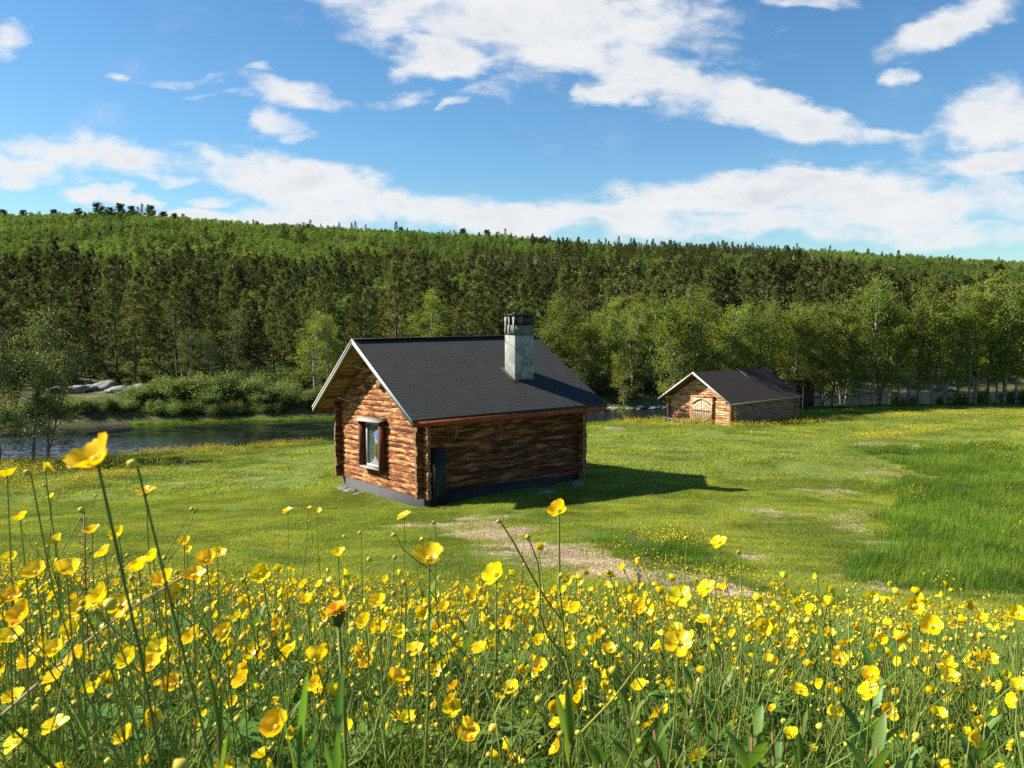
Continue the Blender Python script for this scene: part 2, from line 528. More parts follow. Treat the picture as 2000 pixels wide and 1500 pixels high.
M['log'] = woodmat('log', [(.085, .022, .008), (.56, .27, .095), (.24, .062, .016), (.018, .007, .004)], sx=1.3, sy=6, contrast=(.42, .60))
M['log_shaded'] = woodmat('log_shaded', [(.060, .019, .008), (.34, .155, .060), (.16, .050, .016), (.010, .004, .003)], sx=1.2, sy=4.5, contrast=(.46, .60))  # same logs, with the long walls' shade put into the colour
M['log_end'] = woodmat('log_end', [(.16, .08, .04), (.34, .20, .10), (.13, .055, .028), (.04, .02, .01)])
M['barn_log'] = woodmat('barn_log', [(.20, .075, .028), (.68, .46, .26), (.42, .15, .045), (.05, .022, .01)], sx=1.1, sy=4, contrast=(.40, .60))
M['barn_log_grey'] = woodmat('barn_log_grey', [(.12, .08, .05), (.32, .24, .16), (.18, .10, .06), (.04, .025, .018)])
M['soffit'] = woodmat('soffit', [(.22, .12, .05), (.34, .20, .085), (.20, .10, .04), (.08, .04, .02)], sx=1, sy=4)
M['fascia'] = woodmat('fascia', [(.22, .05, .018), (.30, .075, .025), (.18, .045, .018), (.09, .03, .015)], sx=1, sy=4)
M['frame_wood'] = woodmat('frame_wood', [(.085, .026, .012), (.14, .045, .02), (.10, .03, .012), (.03, .012, .008)], sx=1.5, sy=5)
M['door_wood'] = woodmat('door_wood', [(.38, .28, .18), (.60, .48, .33), (.42, .24, .12), (.14, .09, .05)], sx=1.2, sy=6)
M['shed_wood'] = woodmat('shed_wood', [(.045, .013, .011), (.07, .02, .016), (.035, .011, .009), (.012, .006, .005)], sx=1, sy=6)

# shingle roof
m, T = newmat('shingle')
tc = T.n('ShaderNodeAttribute', attribute_name='lg').outputs['Vector']
br = T.n('ShaderNodeTexBrick', {'Vector': tc, 'Color1': (.020, .0195, .019), 'Color2': (.027, .026, .025), 'Mortar': (.008, .008, .008), 'Scale': 1.0,
                                'Mortar Size': .014, 'Mortar Smooth': .3, 'Bias': 0.0, 'Brick Width': .333, 'Row Height': .14})
br.offset = .5
sp_ = T.n('ShaderNodeSeparateXYZ', {0: tc})
wn = T.noise(tc, 220, 2, .6)
wn2 = T.noise(tc, 1.3, 5, .65)
wn3 = T.noise(T.mapping(tc, loc=(4, 4, 0)), 9, 4, .7)
cc = T.mix(1.0, br.outputs[0], T.mix(wn, (.6, .6, .6), (1.5, 1.5, 1.5)), 'MULTIPLY')
cc = T.mix(T.step(wn2, .5, .75, 0, .3), cc, (.050, .048, .045))
cc = T.mix(T.step(wn3, .62, .8, 0, .3), cc, (.11, .105, .10))
saw = T.math('FRACT', T.math('DIVIDE', sp_.outputs[1], .14))
hgt = T.math('ADD', T.math('MULTIPLY', T.math('SUBTRACT', 1.0, saw), .5), T.math('MULTIPLY', br.outputs[1], -.6))
hgt = T.math('ADD', hgt, T.math('MULTIPLY', wn, .25))
finish(T, cc, .78, bump=hgt, bstr=.7, bdist=.012, spec=.35)
M['shingle'] = m
m, T = newmat('roof_felt')
tc = T.n('ShaderNodeAttribute', attribute_name='lg').outputs['Vector']
n1 = T.noise(T.mapping(tc, scale=(.6, 3, 1)), 1.5, 6, .65)
n2 = T.noise(tc, 60, 3)
cc = T.mix(n1, (.018, .012, .009), (.042, .030, .023))
cc = T.mix(T.step(n2, .5, .8, 0, .3), cc, (.09, .08, .075))
finish(T, cc, .8, bump=n2, bstr=.3, bdist=.01)
M['roof_felt'] = m

# chimney stone
m, T = newmat('chimney_stone')
tc = T.n('ShaderNodeTexCoord').outputs['Object']
wob = T.noise(tc, 3, 2, color=True)
wvv = T.n('ShaderNodeVectorMath', {0: tc, 1: T.n('ShaderNodeVectorMath', {0: wob, 1: (.22, .22, .22)}, operation='MULTIPLY').outputs[0]}, operation='ADD').outputs[0]
vo = T.n('ShaderNodeTexVoronoi', {'Vector': wvv, 'Scale': 3.4}, feature='DISTANCE_TO_EDGE')
vc = T.n('ShaderNodeTexVoronoi', {'Vector': wvv, 'Scale': 3.4})
jit = T.n('ShaderNodeSeparateColor', {0: vc.outputs['Color']}).outputs[0]
stone = T.mix(jit, (.19, .20, .18), (.35, .36, .32))
stone = T.mix(T.noise(tc, 22, 5, .7), T.mix(1, stone, (.65, .65, .65), 'MULTIPLY'), T.mix(1, stone, (1.25, 1.25, 1.25), 'MULTIPLY'))
joint = T.step(vo.outputs['Distance'], .006, .020)
cc = T.mix(joint, (.06, .06, .055), stone)
hh = T.math('ADD', joint, T.math('MULTIPLY', T.noise(tc, 22, 5, .7), .4))
finish(T, cc, .85, bump=hh, bstr=.6, bdist=.02)
M['chimney_stone'] = m
M['chimney_grey'] = simple('chimney_grey', (.13, .14, .13), .9, .35, 6)
M['vent'] = simple('vent', (.10, .11, .10), .8, .5, 30)

# birch bark, pine bark
m, T = newmat('birch_bark')
tc = T.n('ShaderNodeTexCoord').outputs['Object']
n1 = T.noise(T.mapping(tc, scale=(1, 1, 3.2)), 4, 5, .7)
oi = T.n('ShaderNodeObjectInfo').outputs['Random']
cc = T.mix(T.step(n1, .42, .56), (.07, .06, .05), T.mix(oi, (.14, .125, .105), (.40, .37, .32)))
finish(T, cc, .8)
M['birch_bark'] = m
m, T = newmat('pine_bark')
tc = T.n('ShaderNodeTexCoord').outputs['Object']
n1 = T.noise(T.mapping(tc, scale=(1, 1, .5)), 9, 5, .7)
cc = T.mix(n1, (.05, .032, .022), (.15, .095, .06))
finish(T, cc, .9)
M['pine_bark'] = m

# rock
m, T = newmat('rock')
tc = T.n('ShaderNodeTexCoord').outputs['Object']
n1 = T.noise(tc, 1.6, 7, .68)
n2 = T.noise(tc, 9, 5, .7)
cc = T.mix(n1, (.11, .105, .095), (.30, .29, .27))
cc = T.mix(T.step(n2, .56, .72, 0, .6), cc, (.40, .40, .38))
cc = T.mix(T.step(n2, .30, .42, .6, 0), cc, (.07, .065, .05))
finish(T, cc, .9, bump=T.math('ADD', n1, n2), bstr=.6, bdist=.06)
M['rock'] = m

# ground
m, T = newmat('ground')
geo = T.n('ShaderNodeNewGeometry').outputs['Position']
at = lambda k: T.n('ShaderNodeAttribute', attribute_name=k).outputs['Fac']
sw = T.noise(T.mapping(geo, rot=(0, 0, R(25)), scale=(1.0, 5.5, 1)), 1.1, 6, .68)
sw2 = T.noise(T.mapping(geo, rot=(0, 0, R(-12)), scale=(1.0, 3.2, 1)), .33, 5, .6)
fine = T.noise(geo, 26, 5, .75)
midn = T.noise(geo, 4.5, 5, .7)
g = T.mix(T.step(sw, .3, .7), (.108, .155, .022), (.225, .262, .052))
g = T.mix(T.step(sw2, .38, .66, 0, .55), g, (.20, .255, .045))
g = T.mix(T.step(fine, .35, .65, .55, 0), g, (.045, .075, .014))
dry = T.mix(T.step(fine, .3, .7), (.17, .12, .06), (.62, .50, .32))
dryf = T.step(T.math('ADD', at('dry'), T.math('MULTIPLY', T.math('SUBTRACT', T.math('ADD', midn, sw), 1.0), 2.0)), .52, .74)
g = T.mix(dryf, g, dry)
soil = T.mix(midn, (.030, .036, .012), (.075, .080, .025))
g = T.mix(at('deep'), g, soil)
moss = T.mix(T.step(T.noise(geo, .9, 6, .7), .4, .62), (.045, .055, .016), (.15, .125, .05))
moss = T.mix(T.step(midn, .52, .66, 0, .8), moss, (.035, .04, .014))
g = T.mix(at('wood'), g, moss)
mud = T.mix(midn, (.035, .03, .018), (.10, .085, .055))
g = T.mix(at('bed'), g, mud)
finish(T, g, .9, bump=T.math('ADD', T.math('ADD', fine, T.math('MULTIPLY', sw, 1.2)), midn), bstr=.9, bdist=.05, spec=.15)
M['ground'] = m

# water
m, T = newmat('water')
geo = T.n('ShaderNodeNewGeometry').outputs['Position']
w1 = T.noise(T.mapping(geo, rot=(0, 0, R(-20)), scale=(1, 2.2, 1)), 2.6, 6, .68, dist=.6)
w2 = T.noise(T.mapping(geo, rot=(0, 0, R(-30)), scale=(1, 1.6, 1)), .35, 4, .6)
w3 = T.noise(geo, 9, 3, .6)
spx = T.n('ShaderNodeSeparateXYZ', {0: geo}).outputs
rapid = T.math('MULTIPLY', T.step(spx[0], -15.0, -23.0), T.step(spx[1], 52.0, 45.0))
hgt = T.math('MULTIPLY', T.math('ADD', w1, T.math('MULTIPLY', w3, .25)), T.math('ADD', T.math('ADD', T.step(w2, .42, .66, .04, .55), T.step(spx[0], -4, 5, 0, 1.3)), T.math('MULTIPLY', rapid, 2.2)))
foam = T.math('MULTIPLY', T.step(T.noise(T.mapping(geo, rot=(0, 0, R(-20)), scale=(1, 3.0, 1)), 2.3, 7, .78), .50, .60), T.math('ADD', T.math('MULTIPLY', rapid, .8), T.step(w2, .62, .72, 0, .10)))
wc = T.mix(foam, (.006, .010, .010), (.20, .23, .34))
finish(T, wc, T.math('ADD', T.step(spx[0], -4, 5, .06, .30), T.math('MULTIPLY', foam, .5)), bump=hgt, bstr=.5, bdist=.10, spec=.5)
M['water'] = m

# ------------------------------------------------------------------ zones of the field
def pxg(px, py, zg=None):
    """where the line of sight of a survey pixel meets the ground"""
    d = ray(px, py)
    t = 1.0
    for _ in range(4000):
        if d[2] * t < hz(d[0] * t, d[1] * t): break
        t *= 1.004
    return d[0] * t, d[1] * t


def poly_mask(x, y, P):
    """signed soft inside test of a polygon"""
    P = np.asarray(P); ins = np.zeros(x.shape, bool); dm = np.full(x.shape, 1e9)
    for i in range(len(P)):
        x1, y1 = P[i]; x2, y2 = P[(i + 1) % len(P)]
        c = ((y1 > y) != (y2 > y)) & (x < (x2 - x1) * (y - y1) / (y2 - y1 + 1e-12) + x1)
        ins ^= c
        dx, dy = x2 - x1, y2 - y1
        t = np.clip(((x - x1) * dx + (y - y1) * dy) / (dx * dx + dy * dy + 1e-9), 0, 1)
        dm = np.minimum(dm, np.hypot(x - x1 - t * dx, y - y1 - t * dy))
    return np.where(ins, dm, -dm)


def zone(pts):
    return [pxg(a, b) for a, b in pts]


Z_TALL = zone([(2080, 905), (2080, 1175), (1860, 1165), (1740, 1150), (1700, 1110), (1740, 1060), (1710, 1010), (1770, 960), (1800, 925), (1740, 893), (1660, 876), (1800, 872), (1960, 868)])
Z_BOX = zone([(1165, 1056), (1230, 1042), (1330, 1045), (1400, 1075), (1450, 1110), (1440, 1150), (1340, 1150), (1260, 1108), (1190, 1080)])
Z_FARR = zone([(1400, 838), (1520, 838), (1650, 815), (2080, 812), (2080, 868), (1700, 872), (1560, 862), (1450, 856)])
Z_BARN = zone([(1190, 836), (1290, 822), (1420, 834), (1560, 827), (1590, 826), (1500, 842), (1300, 840)])
Z_LEFT = zone([(-60, 912), (300, 890), (450, 876), (640, 868), (560, 882), (430, 896), (330, 905), (160, 925), (-60, 950)])
Z_LEFT2 = zone([(-60, 935), (180, 925), (420, 905), (330, 930), (150, 960), (-60, 975)])
DRY_C = []
for (a, b, rx, ry, w) in [(800, 1030, .9, .35, .9), (880, 1030, 1.2, .5, 1), (960, 1048, 1.3, .6, 1), (1060, 1078, 1.2, .5, 1), (1140, 1100, 1.3, .5, 1.1), (1220, 1122, 1.3, .5, 1.1), (1310, 1140, 1.1, .45, 1.05), (930, 1012, .9, .3, .9), (1400, 1158, .9, .35, .9), (740, 1042, .8, .25, .75), (1020, 1065, 1, .4, 1),
                          (1725, 872, 1.8, .7, 1.2), (1480, 1090, .5, .35, 1.0), (1560, 1000, 2.0, .7, .50), (1660, 1040, 1.2, 1.1, .52), (1720, 925, 1.4, .5, .75),
                          (1800, 1160, 1.2, .3, .85), (1920, 935, 1.0, .3, .7), (1650, 1130, .9, .3, .6), (500, 1005, 2.5, .4, .5), (420, 940, 3.0, .4, .5), (1600, 960, 1.5, .4, .6)]:
    X, Y = pxg(a, b)
    DRY_C.append((X, Y, rx, ry, w))


def dry_at(x, y):
    d = np.zeros(np.shape(x))
    for X, Y, rx, ry, w in DRY_C:
        d = np.maximum(d, w * np.clip(1.25 - np.hypot((x - X) / (rx * 1.3), (y - Y) / (ry * 1.9)), 0, 1))
    return d


def edge_y(x):
    """far limit of the buttercup meadow in front"""
    return np.interp(x, [-9, -4, -1, 1, 4, 9], [10.2, 9.6, 9.0, 8.2, 8.0, 8.6]) + .8 * vnoise(x * .8, x * 0, 77)


def brow(x, y):
    """height of the meadow's plant tops as drop per metre: the slope falls away faster on the right"""
    u = np.asarray(x) / np.maximum(np.asarray(y), .3)
    return np.interp(u, [-.62, -.31, -.18, .06, .19, .31, .43, .62], [.288, .298, .308, .326, .336, .347, .353, .362])


# ------------------------------------------------------------------ ground sheet (polar, finer towards the valley)
fr = np.linspace(-46, 46, 640)
bk = np.linspace(46, 314, 92)[1:-1]
ang = np.radians(np.r_[fr, bk])
rad = 0.25 * 1.0185 ** np.arange(0, 476)
rr_, aa_ = np.meshgrid(rad, ang, indexing='ij')
gx, gy = rr_ * np.sin(aa_), rr_ * np.cos(aa_)
gz = height(gx, gy)
nR, nA = gx.shape
V = np.stack([gx, gy, gz], -1).reshape(-1, 3)
V = np.r_[V, [[0, 0, hz(0, 0)]]]
i, j = np.meshgrid(np.arange(nR - 1), np.arange(nA), indexing='ij')
q = np.stack([i * nA + j, (i + 1) * nA + j, (i + 1) * nA + (j + 1) % nA, i * nA + (j + 1) % nA], -1).reshape(-1, 4)
jj = np.arange(nA)
tri = np.stack([np.full(nA, nR * nA), jj, (jj + 1) % nA], -1)
xs, ys = V[:, 0], V[:, 1]
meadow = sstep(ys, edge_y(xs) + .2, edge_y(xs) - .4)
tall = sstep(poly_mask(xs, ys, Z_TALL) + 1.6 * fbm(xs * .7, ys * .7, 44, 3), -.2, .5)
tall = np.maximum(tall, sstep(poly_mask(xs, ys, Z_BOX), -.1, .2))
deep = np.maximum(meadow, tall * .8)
wood = sstep(ys, yfar(xs) + .2, yfar(xs) + 1.0)
bed = sstep(ys, ynear(xs) - .3, ynear(xs) + .4) * (1 - wood)
dry = dry_at(xs, ys) * (1 - meadow)
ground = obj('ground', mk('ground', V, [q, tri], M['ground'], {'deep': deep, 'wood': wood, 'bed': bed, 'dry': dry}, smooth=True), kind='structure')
Vw = np.array([[-400, 5, WATER], [400, 5, WATER], [400, 130, WATER], [-400, 130, WATER]])
river = obj('river', mk('river', Vw, [[[0, 1, 2, 3]]], M['water']), kind='structure')


# ------------------------------------------------------------------ vegetation geometry
def leaves(N_pos, axis, length, width, rngv, geo_, mat, v):
    """diamond leaves at N positions"""
    n = len(N_pos)
    r = rngv.normal(size=(n, 3)); b = np.cross(axis, r); b /= np.linalg.norm(b, axis=1)[:, None] + 1e-9
    L = np.asarray(length).reshape(-1, 1); w = np.asarray(width).reshape(-1, 1)
    P = N_pos
    V = np.stack([P, P + .45 * L * axis + .5 * w * b, P + L * axis, P + .45 * L * axis - .5 * w * b], 1).reshape(-1, 3)
    f = np.arange(4 * n).reshape(-1, 4)
    geo_.add(V, [f], mat, np.repeat(v, 4))


def unit(a):
    return a / (np.linalg.norm(a, axis=-1)[..., None] + 1e-9)


def birch(seed, H=8.0, nb=34, leaf=.11, cl=36, spread=1.0, low=.16, stems=1, lean=.1, sub=4):
    r = np.random.default_rng(seed)
    tr, cr = Geo(), Geo()
    for s_ in range(stems):
        n = 9
        az = r.uniform(0, 6.28)
        k = lean * (1 if stems == 1 else 1.8)
        t = np.linspace(0, 1, n)
        hh = H * (1 - .12 * s_)
        px_ = np.cos(az) * k * hh * t ** 1.2 + np.cumsum(r.normal(0, .06, n)) * t * 1.2
        py_ = np.sin(az) * k * hh * t ** 1.2 + np.cumsum(r.normal(0, .06, n)) * t * 1.2
        P = np.c_[px_, py_, t * hh]
        P[0, 2] = -.3
        tr.tube(P, .085 * (H / 8) * (1 - t * .93) + .006, 6)
        nb_ = nb // stems + (4 if stems > 1 else 0)
        for b in range(nb_):
            f = low + (0.99 - low) * ((b + r.uniform()) / nb_) ** .85
            o = np.array([np.interp(f, t, P[:, i]) for i in range(3)])
            a = r.uniform(0, 6.28)
            up = r.uniform(.3, 1.1) + .5 * f
            d = unit(np.array([math.cos(a), math.sin(a), up]))
            prof = math.sin(math.pi * min(1, (f - low) / (1 - low) * .82 + .2)) ** .7
            L = spread * (.26 * H) * prof * r.uniform(.6, 1.15) + .25
            m = np.linspace(0, 1, 5)
            Q = o + d * L * m[:, None] + np.c_[np.zeros(5), np.zeros(5), -.18 * L * m ** 2.5 + 0 * m]
            tr.tube(Q, .022 * (1 - m * .8) * (H / 8) + .004, 4, cap=False)
            ns = max(2, int(sub * (.5 + L / 1.6)))
            for s2 in range(ns):
                g0 = r.uniform(.35, 1.0)
                c0 = np.array([np.interp(g0, m, Q[:, i]) for i in range(3)]) + r.normal(0, .17, 3)
                rad_ = r.uniform(.22, .42) * (.8 + .25 * spread)
                k_ = int(cl * r.uniform(.6, 1.3))
                pos = c0 + r.normal(0, 1, (k_, 3)) * np.array([rad_, rad_, rad_ * .62]) * .62
                ax = unit(r.normal(size=(k_, 3)) + np.array([0, 0, -.35]))
                vv = np.clip(r.uniform(.2, .8) + r.normal(0, .22, k_), 0, 1)
                leaves(pos, ax, leaf * r.uniform(.7, 1.3, k_), leaf * .8 * r.uniform(.7, 1.2, k_), r, cr, 0, vv)
    return tr, cr


def pine(seed, H=11.0, bare=.28, nb=64, nt=7, blade=.36, wid=1.0, dens=13, taper=.8, thick=.055):
    r = np.random.default_rng(seed)
    tr, cr = Geo(), Geo()
    n = 10; t = np.linspace(0, 1, n)
    P = np.c_[np.cumsum(r.normal(0, .035, n)), np.cumsum(r.normal(0, .035, n)), t * H]; P[0, 2] = -.4
    tr.tube(P, .13 * (H / 11) * (1 - t * .92) + .008, 6)
    for b in range(nb):
        f = bare + (1 - bare) * ((b + r.uniform()) / nb)
        if b < nb * .12: f = r.uniform(bare * .45, bare)
        o = np.array([np.interp(f, t, P[:, i]) for i in range(3)])
        a = r.uniform(0, 6.28)
        h = (1 - f) / (1 - bare)
        L = wid * (.16 * H) * (min(1, h) ** taper) * r.uniform(.65, 1.2) + .16
        dz = .15 + .9 * (1 - h) * .8 - .28 * h
        d = unit(np.array([math.cos(a), math.sin(a), dz]))
        m = np.linspace(0, 1, 4)
        Q = o + d * L * m[:, None] + np.c_[0 * m, 0 * m, .10 * L * m ** 2]
        tr.tube(Q, .02 * (1 - m * .7) + .003, 3, cap=False)
        if f < bare: 
            continue
        side = np.cross(d, [0, 0, 1.]); side /= np.linalg.norm(side) + 1e-9
        k = max(3, int(nt * (.45 + .55 * L / (.16 * H))))
        for s_ in range(k):
            g0 = 1.0 if s_ == 0 else r.uniform(.3, 1)
            c0 = o + d * L * g0 + np.array([0, 0, .1 * L * g0 ** 2]) + side * r.normal(0, .26) * L * (1.15 - g0) + r.normal(0, .05, 3)
            kk = dens
            ax = unit(r.normal(size=(kk, 3)) * .75 + d * .9 + np.array([0, 0, .25]))
            vv = np.clip(r.uniform(.15, .85) + r.normal(0, .15, kk), 0, 1)
            leaves(c0 + r.normal(0, .07, (kk, 3)), ax, blade * r.uniform(.6, 1.15, kk), blade * .26 * np.ones(kk), r, cr, 0, vv)
    return tr, cr


def bush(seed, Rr=1.6, H=1.8, cl=70, leaf=.10):
    r = np.random.default_rng(seed)
    tr, cr = Geo(), Geo()
    for s_ in range(14):
        a = r.uniform(0, 6.28); e = r.uniform(.15, 1.0)
        tip = np.array([math.cos(a) * Rr * e, math.sin(a) * Rr * e, H * (1 - .45 * e * e) * r.uniform(.75, 1.1)])
        m = np.linspace(0, 1, 6)
        Q = np.c_[tip[0] * m ** .9, tip[1] * m ** .9, tip[2] * m ** .75 - .1 * (1 - m)]
        tr.tube(Q, .03 * (1 - m * .8) + .004, 4, cap=False)
        for s2 in range(9):
            g0 = r.uniform(.25, 1.0)
            c0 = np.array([np.interp(g0, m, Q[:, i]) for i in range(3)]) + r.normal(0, .2, 3)
            c0[2] = max(.12, c0[2])
            k_ = int(cl * r.uniform(.5, 1.2))
            rad_ = r.uniform(.2, .4)
            pos = c0 + r.normal(0, 1, (k_, 3)) * rad_ * .6
            ax = unit(r.normal(size=(k_, 3)) + np.array([0, 0, .3]))
            vv = np.clip(r.uniform(.2, .8) + r.normal(0, .2, k_), 0, 1)
            leaves(pos, ax, leaf * r.uniform(.7, 1.3, k_), leaf * .6 * np.ones(k_), r, cr, 0, vv)
    return tr, cr


def joined(name, tr, cr, mats):
    g_ = Geo(); g_.merge(tr, 0); g_.merge(cr, 1)
    return g_.mesh(name, mats)


def proto_collection(name, meshes):
    col = bpy.data.collections.new(name)
    for k, me in enumerate(meshes):
        o = bpy.data.objects.new('%s_%02d' % (name, k), me)
        col.objects.link(o)
    return col


_gn = {}


def scatter(name, P, rot, scl, idx, col, mat_hint, **props):
    P = np.asarray(P)
    me = bpy.data.meshes.new(name)
    me.vertices.add(len(P)); me.vertices.foreach_set('co', P.astype(np.float32).ravel())
    a = me.attributes.new('rot', 'FLOAT_VECTOR', 'POINT'); a.data.foreach_set('vector', np.asarray(rot, np.float32).ravel())
    a = me.attributes.new('scl', 'FLOAT_VECTOR', 'POINT')
    s = np.asarray(scl, np.float32)
    if s.ndim == 1: s = np.repeat(s[:, None], 3, 1)
    a.data.foreach_set('vector', s.ravel())
    a = me.attributes.new('idx', 'INT', 'POINT'); a.data.foreach_set('value', np.asarray(idx, np.int32))
    o = obj(name, me, **props)
    if col.name not in _gn:
        ng = bpy.data.node_groups.new('scatter_' + col.name, 'GeometryNodeTree')
        ng.interface.new_socket('Geometry', in_out='INPUT', socket_type='NodeSocketGeometry')
        ng.interface.new_socket('Geometry', in_out='OUTPUT', socket_type='NodeSocketGeometry')
        G = NT(ng)
        gi = ng.nodes.new('NodeGroupInput'); go = ng.nodes.new('NodeGroupOutput')
        ci = ng.nodes.new('GeometryNodeCollectionInfo')
        ci.inputs['Collection'].default_value = col
        ci.inputs['Separate Children'].default_value = True
        ci.inputs['Reset Children'].default_value = True
        def na(nm, dt):
            nd = ng.nodes.new('GeometryNodeInputNamedAttribute'); nd.data_type = dt
            nd.inputs['Name'].default_value = nm
            return nd.outputs['Attribute']
        er = ng.nodes.new('FunctionNodeEulerToRotation')
        ng.links.new(na('rot', 'FLOAT_VECTOR'), er.inputs[0])
        ip = ng.nodes.new('GeometryNodeInstanceOnPoints')
        ng.links.new(gi.outputs[0], ip.inputs['Points'])
        ng.links.new(ci.outputs[0], ip.inputs['Instance'])
        ip.inputs['Pick Instance'].default_value = True
        ng.links.new(na('idx', 'INT'), ip.inputs['Instance Index'])
        ng.links.new(er.outputs[0], ip.inputs['Rotation'])
        ng.links.new(na('scl', 'FLOAT_VECTOR'), ip.inputs['Scale'])
        ng.links.new(ip.outputs[0], go.inputs[0])
        _gn[col.name] = ng
    md = o.modifiers.new('scatter', 'NODES'); md.node_group = _gn[col.name]
    return o

# ------------------------------------------------------------------ log buildings
def log(g, p0, p1, r, seed, mat=0, endmat=1, seg=.10, sides=12, wob=.012, flat=.62):
    p0, p1 = np.asarray(p0, float), np.asarray(p1, float)
    L = np.linalg.norm(p1 - p0)
    if L < .08: return
    n = max(3, int(L / seg) + 1)
    T = (p1 - p0) / L
    A = np.cross(T, [0, 0, 1.]); A /= np.linalg.norm(A)
    Bv = np.cross(A, T)
    t = np.linspace(0, 1, n); s_ = t * L
    cz = wob * 2 * vnoise(s_ * .9, s_ * 0 + seed, 3); cx = wob * vnoise(s_ * .7, s_ * 0 + seed, 8)
    th = np.arange(sides) * 2 * math.pi / sides
    S, TH = np.meshgrid(s_, th, indexing='ij')
    rr = r * (1 + .16 * vnoise(S * 2.2 + seed * 3.1, np.cos(TH) * 1.2 + seed, 11) + .16 * vnoise(S * 6, TH * 1.1 + seed, 12))
    P = p0 + T * s_[:, None] + Bv * cz[:, None] + A * cx[:, None]
    V = P[:, None] + rr[..., None] * (A * flat * np.cos(TH)[..., None] + Bv * np.sin(TH)[..., None])
    lg = np.stack([S, np.abs(((TH + 1.2) % (2 * math.pi)) / 6.28 - .5) * .9 + 0 * S, np.full(S.shape, float(seed))], -1)
    i, j = np.meshgrid(np.arange(n - 1), np.arange(sides), indexing='ij')
    q = np.stack([i * sides + j, i * sides + (j + 1) % sides, (i + 1) * sides + (j + 1) % sides, (i + 1) * sides + j], -1).reshape(-1, 4)
    g.add(V.reshape(-1, 3), [q], mat, .5, lg.reshape(-1, 3))
    for k, rev in ((0, True), (n - 1, False)):
        ring = V[k]
        g.add(ring, [[list(range(sides))[::-1] if rev else list(range(sides))]], endmat, .5, lg=ring * 3)


def log_house(root, W_, L_, ez, rise, of, orr, oe, mo, ol, ezl, k, base, sp, r, lm, lm2, endm, roofmat, under):
    ym, zt = W_ / 2 + mo, ez + rise
    sr, sl = rise / (ym + oe), (zt - ezl) / (W_ + ol - ym)
    TH = .13
    zr = lambda y: ez + (y + oe) * sr - TH - .02
    zl = lambda y: ezl + (W_ + ol - y) * sl - TH - .02
    ext = r * 1.9
    # long walls
    for side, y0 in ((0, r * .6), (1, W_ - r * .6)):
        g = Geo(); q = 0
        lim = zr(y0) if side == 0 else zl(y0)
        while True:
            z = base - k * y0 + r + q * sp
            if z + r * .9 > lim: break
            log(g, (-ext * (1 + .3 * random.random()), y0, z), (L_ + ext * (1 + .2 * random.random()), y0, z + .004), r * random.uniform(.96, 1.06), q + side * 40, wob=.01)
            q += 1
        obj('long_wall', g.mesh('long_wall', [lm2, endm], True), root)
    # gable walls
    for side, x0 in ((0, r * .6), (1, L_ - r * .6)):
        g = Geo(); q = 0
        while True:
            z0 = base + r + (q - .5) * sp
            if z0 > zt - .2: break
            # trim against the roof on each side (course slopes by k)
            ys = np.linspace(-ext * (1 + .3 * random.random()), W_ + ext, 160)
            zz = z0 - k * ys
            ok = (zz + r * .55 < np.minimum(zr(ys), zl(ys)))
            if side == 0 or True:
                if ok.any():
                    a, b = ys[ok][0], ys[ok][-1]
                    if b - a > .15:
                        if z0 - r < base + .0 and q == 0:
                            z0 += sp * .25
                        log(g, (x0, a, z0 - k * a), (x0, b, z0 - k * b), r * random.uniform(.96, 1.06), q + 100 + side * 40, wob=.01)
            q += 1
        obj('gable_wall', g.mesh('gable_wall', [lm, endm], True), root)
    # roof
    roof = Geo()
    for (ya, za, yb, zb) in ((-oe, ez, ym, zt), (W_ + ol, ezl, ym, zt)):
        Ls = math.hypot(yb - ya, zb - za)
        nx_, ny_ = 28, 14
        X = np.linspace(-of, L_ + orr, nx_); tt = np.linspace(0, 1, ny_)
        XX, TT = np.meshgrid(X, tt, indexing='ij')
        sag = .018 * fbm(XX * .6, TT * 2 + ya, 55, 2) * np.sin(math.pi * TT)
        Yv = ya + (yb - ya) * TT; Zv = za + (zb - za) * TT + sag
        V = np.stack([XX, Yv, Zv], -1).reshape(-1, 3)
        lg = np.stack([XX, TT * Ls, 0 * XX], -1).reshape(-1, 3)
        i, j = np.meshgrid(np.arange(nx_ - 1), np.arange(ny_ - 1), indexing='ij')
        q = np.stack([i * ny_ + j, (i + 1) * ny_ + j, (i + 1) * ny_ + j + 1, i * ny_ + j + 1], -1).reshape(-1, 4)
        roof.add(V, [q if ya < ym else q[:, ::-1]], 0, .5, lg)
        sgn = 1 if ya < ym else -1
        t_ = .035
        Q = [[-of, ya, za], [L_ + orr, ya, za], [L_ + orr, yb, zb - .004], [-of, yb, zb - .004]]
        Q = np.array(Q, float) + [0, 0, -.012]
        V = np.r_[Q, Q - [0, 0, t_]]
        roof.add(V, [[[3, 2, 1, 0], [4, 5, 6, 7]], [[i_, (i_ + 1) % 4, (i_ + 1) % 4 + 4, i_ + 4] for i_ in range(4)]], 0, .5, lg=V)
    rf = obj('roof', roof.mesh('roof', [roofmat], False), root)
    return dict(ym=ym, zt=zt, sr=sr, sl=sl, zr=zr, zl=zl, roof=rf)


def slope_board(g, x0, x1, ya, za, yb, zb, top, hgt, mat=0):
    """board following a roof slope between x0 and x1, top edge 'top' below the slope line"""
    P = [[x0, ya, za - top], [x0, yb, zb - top], [x0, yb, zb - top - hgt], [x0, ya, za - top - hgt]]
    g.prism(P, [x1 - x0, 0, 0], mat)


